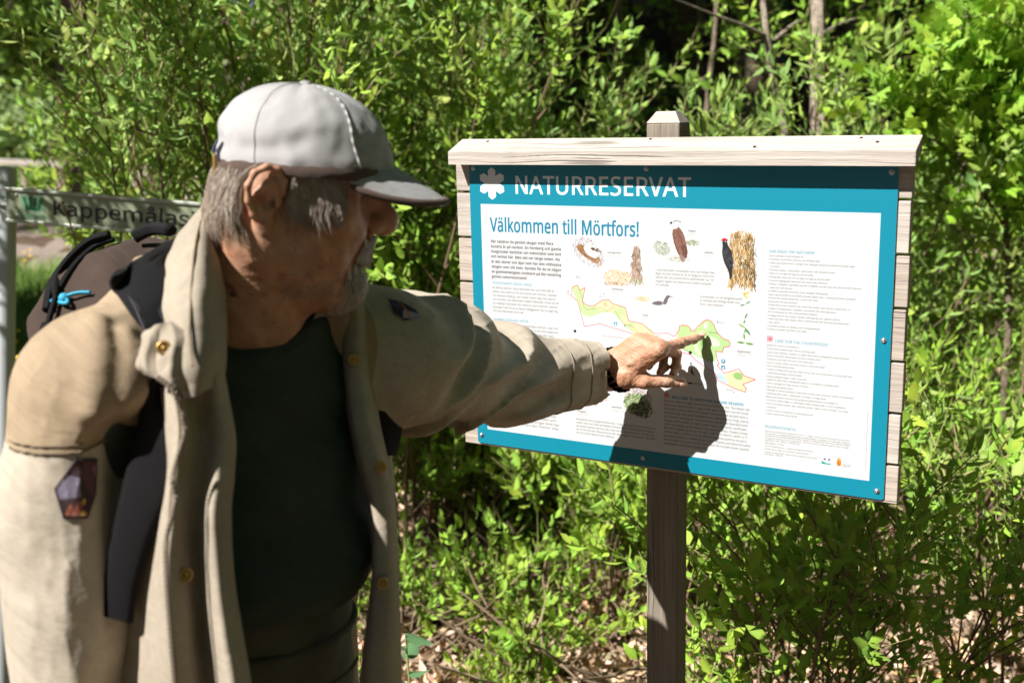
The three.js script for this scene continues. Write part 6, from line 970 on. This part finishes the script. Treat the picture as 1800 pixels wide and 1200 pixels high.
  zipper([[604, 508, 1.272], [598, 545, 1.278], [592, 590, 1.28], [588, 620, 1.28]]);
  // press studs
  const stud = (px, py, z, t = 0) => { const n = at(px, py, 1).sub(EYE).normalize().negate(), o = merge([xf(new THREE.TorusGeometry(0.0052, 0.0016, 8, 20), 0, 0, 0), xf(new THREE.CylinderGeometry(0.0038, 0.0046, 0.0016, 14).rotateX(Math.PI / 2), 0, 0, -0.0004), xf(new THREE.SphereGeometry(0.0022, 10, 6), 0, 0, 0.0006)]); o.applyMatrix4(new THREE.Matrix4().compose(at(px, py, z), new THREE.Quaternion().setFromUnitVectors(V3(0, 0, 1), n), V3(1, 1, 1))); mp('press_stud', o, K.brass, jacket); };
  stud(287, 611, 1.004); stud(622, 527, 1.262); stud(621, 632, 1.242); stud(669, 821, 1.208); stud(672, 1025, 1.19); stud(326, 1010, 1.018);
  // cuff seams
  for (const k of [-0.035, -0.075]) { const c = cuffC.clone().addScaledVector(cuffDir, k), a = V3(0, 1, 0).addScaledVector(cuffDir, -cuffDir.y).normalize(), b = a.clone().cross(cuffDir), q = []; for (let i = 0; i <= 40; i++) { const an = i / 40 * 6.2832; let r = 0.02; const d = a.clone().multiplyScalar(Math.cos(an)).addScaledVector(b, Math.sin(an)); for (let j = 0; j < 60; j++) { const p = c.clone().addScaledVector(d, r); if (jacketField(p.x, p.y, p.z) > 0 && r > 0.04) break; r += 0.001; } q.push(c.clone().addScaledVector(d, r - 0.0002)); } mp('seam', tube(q, 0.0014, 5, 1, false), K.cream, jacket); }
  // seam between yoke and sleeve on the near arm
  {
    const q = []; for (let px = 16; px <= 236; px += 6) { let best = null; for (let py = 690; py < 800; py += 3) { const hp = hit(px, py); if (hp && seamY(hp.x, hp.y, hp.z) < 0) { best = hp; break; } } if (best) q.push(best.addScaledVector(best.clone().sub(EYE).normalize(), -0.0008)); }
    if (q.length > 3) { mp('seam', tube(curve(q, 60), 0.0015, 5), K.khaki, jacket); const q2 = q.map((v) => v.clone().add(V3(0, 0.007, 0))); mp('seam', tube(curve(q2, 60), 0.0008, 5), K.khaki, jacket); }
  }
  // sewn-on hexagonal patches
  const patch = (poly, label, paint) => {
    const cx = poly.reduce((a, p) => a + p[0], 0) / poly.length, cy = poly.reduce((a, p) => a + p[1], 0) / poly.length, n = 12, m = 60, pos = [], uv = [], idx = [];
    const edge = (t) => { const k = Math.floor(t * poly.length) % poly.length, f = t * poly.length - Math.floor(t * poly.length), a = poly[k], b = poly[(k + 1) % poly.length]; return [lerp(a[0], b[0], f), lerp(a[1], b[1], f)]; };
    const corner = (q) => { const a = Math.PI / 6 + Math.PI / 3 * (2 - q); return [0.5 + 0.48 * Math.cos(a), 0.5 + 0.48 * Math.sin(a)]; }, hexEdge = (t) => { const k = Math.floor(t * 6) % 6, f = t * 6 - Math.floor(t * 6), a = corner(k), b = corner(k + 1); return [lerp(a[0], b[0], f), lerp(a[1], b[1], f)]; };
    const xs = poly.map((p) => p[0]), ys = poly.map((p) => p[1]), x0 = Math.min(...xs), x1 = Math.max(...xs), y0 = Math.min(...ys), y1 = Math.max(...ys);
    for (let j = 0; j <= n + 1; j++) for (let i = 0; i <= m; i++) { const [ex, ey] = edge(i / m), k = Math.min(1, j / n), px = lerp(cx, ex, k), py = lerp(cy, ey, k), h = hit(px, py) || at(px, py, 1.05), v = h.clone().sub(EYE).normalize(); h.addScaledVector(v, j > n ? 0.001 : -0.0022 - 0.0006 * (j > n - 2 ? 1 : 0)); pos.push(h.x, h.y, h.z); const [hx, hy] = hexEdge(i / m); uv.push(0.5 + (hx - 0.5) * k, 0.5 + (hy - 0.5) * k); }
    for (let j = 0; j <= n; j++) for (let i = 0; i < m; i++) { const a = j * (m + 1) + i, b = a + m + 1; idx.push(a, b, a + 1, a + 1, b, b + 1); }
    const g = new THREE.BufferGeometry(); g.setAttribute('position', new THREE.Float32BufferAttribute(pos, 3)); g.setAttribute('uv', new THREE.Float32BufferAttribute(uv, 2)); g.setIndex(idx); g.computeVertexNormals();
    return { g, label, paint };
  };
  const sewn = (p, geoUV) => { const cv = document.createElement('canvas'); cv.width = cv.height = 128; const c = cv.getContext('2d'); p.paint(c); const t = new THREE.CanvasTexture(cv); t.colorSpace = THREE.SRGBColorSpace; mp('patch', p.g, std({ map: t, roughness: 0.75, bumpMap: rep(clothBump, 1, 1), bumpScale: 0.0006, side: THREE.DoubleSide }), jacket, p.label); };
  const local = (poly, o, ex, ey) => poly;   // outlines come from the photo, the cloth carries them
  sewn(patch([[133, 805], [171, 806], [169, 868], [154, 911], [110, 911], [94, 859]], 'hexagonal purple-brown sleeve patch', (c) => { c.fillStyle = '#3b2428'; c.fillRect(0, 0, 128, 128); c.fillStyle = '#7d7486'; c.beginPath(); c.moveTo(6, 66); c.lineTo(50, 50); c.lineTo(78, 72); c.lineTo(22, 112); c.fill(); c.fillStyle = '#55303a'; c.fillRect(40, 12, 80, 34); c.fillStyle = '#8a5d68'; c.fillRect(66, 10, 56, 12); c.fillStyle = '#b5873c'; c.fillRect(96, 88, 14, 26); c.fillStyle = '#8d4b34'; c.fillRect(76, 78, 16, 34); c.fillRect(62, 96, 10, 22); c.fillStyle = '#c9a24e'; c.fillRect(86, 68, 8, 12); c.strokeStyle = '#241518'; c.lineWidth = 7; c.beginPath(); for (let q = 0; q < 6; q++) { const a = Math.PI / 6 + Math.PI / 3 * q; c[q ? 'lineTo' : 'moveTo'](64 + 60 * Math.cos(a), 64 + 60 * Math.sin(a)); } c.closePath(); c.stroke(); }));
  sewn(patch([[682, 524], [706, 530], [732, 545], [739, 556], [714, 563], [692, 550]], 'hexagonal violet patch on the far shoulder', (c) => { c.fillStyle = '#3a2c44'; c.fillRect(0, 0, 128, 128); c.fillStyle = '#a99ab6'; c.beginPath(); c.moveTo(60, 60); c.lineTo(128, 70); c.lineTo(110, 118); c.lineTo(50, 110); c.fill(); c.fillStyle = '#57406a'; c.fillRect(10, 10, 46, 50); c.strokeStyle = '#e07a28'; c.lineWidth = 7; c.beginPath(); c.moveTo(50, 14); c.quadraticCurveTo(84, 50, 72, 110); c.stroke(); }));
}
// ------------------------------------------------------------------ trousers, boots, watch
{
  const legs = (x, y, z) => { const [s, t] = stOf(x, z); let d = trunkD(s, y, t, [[1.18, -0.075, 0.0, 0.162, 0.137], [1.09, -0.085, -0.008, 0.162, 0.137], [1.02, -0.075, -0.02, 0.165, 0.128], [0.9, -0.05, -0.045, 0.165, 0.12], [0.8, -0.045, -0.05, 0.16, 0.11]]); d = smax(d, 0.84 - y, 0.03);
    for (const k of [-1, 1]) { const hp = arr(X(-0.04 + 0.085 * k, 0.86, -0.05)), kn = arr(X(-0.04 + 0.1 * k, 0.48, 0.0 + 0.03 * k)), an = arr(X(-0.04 + 0.11 * k, 0.08, -0.05 + 0.04 * k)); d = smin(d, cone(x, y, z, hp, kn, 0.1, 0.072), 0.03); d = smin(d, cone(x, y, z, kn, an, 0.072, 0.06), 0.02); }
    d = smax(d, y - 1.15 + 0.15 * (s + 0.06), 0.004); d = smax(d, 0.07 - y, 0.006); return d + 0.003 * n3(x * 14, y * 9, z * 14); };
  const tr = grp('trousers', man, 'dark olive outdoor trousers'); mp('leg_cloth', netMesh(legs, [PO.x - 0.4, 0.03, PO.z - 0.4], [PO.x + 0.4, 1.2, PO.z + 0.4], 0.011, 1), K.olive, tr);
  { const q = []; for (let i = 0; i <= 60; i++) { const an = i / 60 * 6.2832; q.push(X(-0.083 + Math.cos(an) * 0.1635, 1.092 - 0.15 * (Math.cos(an) * 0.1635 - 0.02), -0.008 + Math.sin(an) * 0.1385)); } const g = tube(q, 0.0035, 6, 1, false); mp('waistband', g, K.olive, tr); const q2 = q.slice(8, 26).map((p) => p.clone().add(V3(0, -0.05, 0)).addScaledVector(PT, 0.002)); mp('pocket_seam', tube(q2, 0.0022, 5), K.olive, tr); }
  for (const k of [-1, 1]) { const an = arr(X(-0.04 + 0.11 * k, 0.1, -0.05 + 0.04 * k)), he = arr(X(-0.04 + 0.11 * k, 0.045, -0.075 + 0.04 * k)), to = arr(X(-0.04 + 0.135 * k, 0.042, 0.13 + 0.04 * k)); const f = (x, y, z) => { let d = smin(cone(x, y, z, an, he, 0.055, 0.044), cone(x, y, z, he, to, 0.046, 0.044), 0.04); d = smax(d, -y + 0.001, 0.004); return smax(d, y - 0.17, 0.004); }; const c = X(-0.04 + 0.12 * k, 0, 0.02); mp('boot', netMesh(f, [c.x - 0.22, -0.02, c.z - 0.22], [c.x + 0.22, 0.2, c.z + 0.22], 0.008, 1), K.boot); }
  // wristwatch: links round the wrist
  const ax = V3(...FIN.middle[0]).sub(wristL).normalize(), wc = wristL.clone().addScaledVector(ax, 0.015), a = V3(0, 1, 0).addScaledVector(ax, -ax.y).normalize(), b = a.clone().cross(ax), w = [];
  for (let i = 0; i < 26; i++) for (const o of [-0.0048, 0, 0.0048]) { const an = i / 26 * 6.2832, d = a.clone().multiplyScalar(Math.cos(an)).addScaledVector(b, Math.sin(an)), g = new RoundedBoxGeometry(0.0045, 0.0078, 0.0032, 1, 0.0008); g.applyMatrix4(new THREE.Matrix4().makeBasis(ax, d.clone().cross(ax).negate(), d).setPosition((() => { const c = wc.clone().addScaledVector(ax, o); let r = 0.012; while (r < 0.05) { const p = c.clone().addScaledVector(d, r); if (handField(p.x, p.y, p.z) > 0.0012) break; r += 0.0005; } return c.addScaledVector(d, r); })())); w.push(g); }
  const wt = grp('wristwatch', man, 'steel wristwatch'); mp('bracelet', merge(w), steel, wt);
  const back = a.clone().multiplyScalar(-0.3).add(b.clone().multiplyScalar(Math.sign(b.dot(view)) || 1)).normalize(); const cs = new THREE.CylinderGeometry(0.018, 0.018, 0.008, 28); cs.applyMatrix4(new THREE.Matrix4().compose(wc.clone().addScaledVector(back, 0.034), new THREE.Quaternion().setFromUnitVectors(Y, back), V3(1, 1, 1))); mp('watch_case', cs, steel, wt);
}
// ------------------------------------------------------------------ the backpack
{
  const bag = thing('backpack', 'brown backpack with black straps on the back of the man in the cap', 'backpack', X(0, 1.05, -0.22)), o = bag.position.clone(), bp = (n, g, m, par = bag) => part(n, g.translate(-o.x, -o.y, -o.z), m, par);
  const bagF = (x, y, z) => { const [s, t] = stOf(x, z); const w = 0.148 - 0.03 * smooth(1.36, 1.52, y), q = [Math.abs(s - 0.012) - w - 0.012 + 0.08, Math.abs(y - 1.235) - 0.275 + 0.09, Math.abs(t + 0.2) - 0.1 + 0.08]; let d = Math.hypot(Math.max(q[0], 0), Math.max(q[1], 0), Math.max(q[2], 0)) + Math.min(0, Math.max(...q)) - 0.08;
    d = smin(d, ell(s, y, t, [0.02, 1.2, -0.31], [0.11, 0.15, 0.05]), 0.03); return d + 0.006 * n3(x * 8 + 2, y * 9, z * 8) + 0.004 * n3(x * 18, y * 20, z * 18) + 0.007 * Math.sin((y * 0.9 - s * 0.6) * 55 + 2 * n3(x * 6, y * 6, z * 6)) * smooth(1.3, 1.45, y); };
  bp('bag', netMesh(bagF, arr(X(0, 0.92, -0.22).add(V3(-0.32, 0, -0.32))), arr(X(0, 1.58, -0.22).add(V3(0.32, 0, 0.32))), 0.0085, 1), K.brownPack);
  const onBag = (px, py, off = 0.004) => { const h = hit(px, py, bagF, 0.9, 1.9); return h ? h.addScaledVector(h.clone().sub(EYE).normalize(), -off) : at(px, py, 1.35); };
  bp('zipper', merge([tube(curve([[192, 412], [160, 422], [128, 448], [104, 478], [88, 510], [82, 545]].map((p) => onBag(...p)), 40), 0.006, 7), tube(curve([[200, 420], [168, 432], [138, 456], [115, 486], [98, 518], [90, 548]].map((p) => onBag(...p)), 40), 0.0035, 6)]), K.black);
  bp('zip_pull', merge([tube(curve([[100, 480], [96, 505], [98, 520]].map((p) => onBag(...p, 0.012)), 10), 0.0045, 7), tube(curve([[98, 520], [90, 545], [82, 575]].map((p) => onBag(...p, 0.014)), 10), 0.0035, 7), tube(curve([[82, 570], [78, 585], [76, 592]].map((p) => onBag(...p, 0.014)), 8), 0.0065, 8)]), K.black);
  const cyan = std({ color: lin(0.02, 0.26, 0.4), roughness: 0.7 }); bp('cord', merge([tube(curve([[158, 514], [140, 514], [122, 518], [112, 524], [104, 530], [118, 532], [110, 520], [100, 524], [88, 530]].map((p, i) => onBag(...p, 0.008 + 0.004 * (i % 3))), 50), 0.0023, 7), xf(new THREE.SphereGeometry(0.0065, 10, 8), ...arr(onBag(112, 524, 0.012)))]), cyan);
  bp('haul_loop', tube(curve([[300, 404, 1.3], [270, 402, 1.33], [245, 412, 1.34], [235, 418, 1.34]].map((p) => at(...p)), 14), 0.008, 7), K.black);
  // near strap: padded band over the shoulder and down the front
  const strap = (rows, nv, th, name, mat) => { const L = curve(rows.map((r) => r[0]), nv), R = curve(rows.map((r) => r[1]), nv); const g = gridGeo(8, nv, (u, v) => { const i = Math.round(v * nv), p = L[i].clone().lerp(R[i], u), m = Math.sin(Math.PI * u); return p.addScaledVector(p.clone().sub(EYE).normalize(), -0.006 * m ** 0.5); }, [0.5, 3]); return bp(name, thicken(g, 8, nv, th), mat); };
  const oj = (px, py, off = 0.006, z) => { const h = z ? null : hit(px, py); return h ? h.addScaledVector(h.clone().sub(EYE).normalize(), -off) : at(px, py, z || 1.1); };
  {
    const rows = [[292, 428, 322, 420, 1.27], [262, 448, 312, 440, 1.2], [222, 470, 304, 466, 0], [190, 492, 298, 500, 0], [206, 518, 296, 530, 0], [230, 552, 296, 560, 0], [258, 584, 302, 592, 0], [264, 630, 306, 640, 0], [256, 690, 312, 700, 1.055], [240, 770, 316, 780, 1.05], [222, 840, 300, 860, 1.05], [206, 910, 268, 930, 1.052], [188, 1010, 236, 1040, 1.065], [180, 1080, 230, 1094, 1.07]];
    const nv = 78, nu = 10, L = curve(rows.map((r) => V3(r[0], r[1], 0)), nv), Rr = curve(rows.map((r) => V3(r[2], r[3], 0)), nv), Z = []; let last = 1.15;
    const g = gridGeo(nu, nv, (u, v) => { const i = Math.round(v * nv), f = v * (rows.length - 1), k = Math.min(rows.length - 2, Math.floor(f)), a = rows[k][4], b = rows[k + 1][4], px = lerp(L[i].x, Rr[i].x, u), py = lerp(L[i].y, Rr[i].y, u), m = Math.sin(Math.PI * u) ** 0.5; let q; if (a && b) q = at(px, py, lerp(a, b, f - k)); else { const h = hit(px, py); q = h || at(px, py, a || b || 1.1); } return q.addScaledVector(q.clone().sub(EYE).normalize(), -0.005 - 0.006 * m); }, [0.5, 3]);
    // even out the steps where the band leaves the cloth
    const P = g.attributes.position; for (let it = 0; it < 6; it++) { const c = P.array.slice(); for (let j = 1; j < nv; j++) for (let i = 0; i <= nu; i++) for (let q = 0; q < 3; q++) { const o = 3 * (j * (nu + 1) + i) + q, s = 3 * (nu + 1); P.array[o] = 0.5 * c[o] + 0.25 * (c[o - s] + c[o + s]); } } g.computeVertexNormals();
    bp('shoulder_strap', thicken(g, nu, nv, 0.006), K.black);
  }
  for (const [a, b] of [[212, 0.12], [222, 0.2], [262, 0.8], [270, 0.9]]) { const q = [[0, 494], [30, 540], [52, 590]].map(([dx, py]) => oj(200 + dx + (b) * 60, py + b * 6, 0.0125)); bp('stitching', tube(curve(q, 20), 0.0013, 5), std({ color: lin(0.05, 0.05, 0.055), roughness: 0.7 })); }
  // far strap with its buckle, under the raised arm
  strap([[at(642, 560, 1.36), at(668, 556, 1.38)], [at(650, 640, 1.32), at(690, 636, 1.35)], [at(656, 700, 1.3), at(704, 700, 1.34)], [at(664, 750, 1.3), at(700, 756, 1.34)], [at(672, 800, 1.31), at(690, 800, 1.34)]], 30, 0.01, 'shoulder_strap', K.black);
  bp('buckle', xf(new RoundedBoxGeometry(0.012, 0.03, 0.012, 2, 0.003), 0, 0, 0).applyMatrix4(new THREE.Matrix4().setPosition(at(698, 700, 1.32))), K.zip);
}
let tc = 0; scene.traverse((o) => { if (o.isMesh) tc += (o.geometry.index ? o.geometry.index.count : o.geometry.attributes.position.count) / 3; }); console.log('triangles', tc, 'foliage', TRIS);
scene.traverse((o) => { if (o.isMesh) { o.castShadow = true; o.receiveShadow = true; } });
renderer.render(scene, camera);
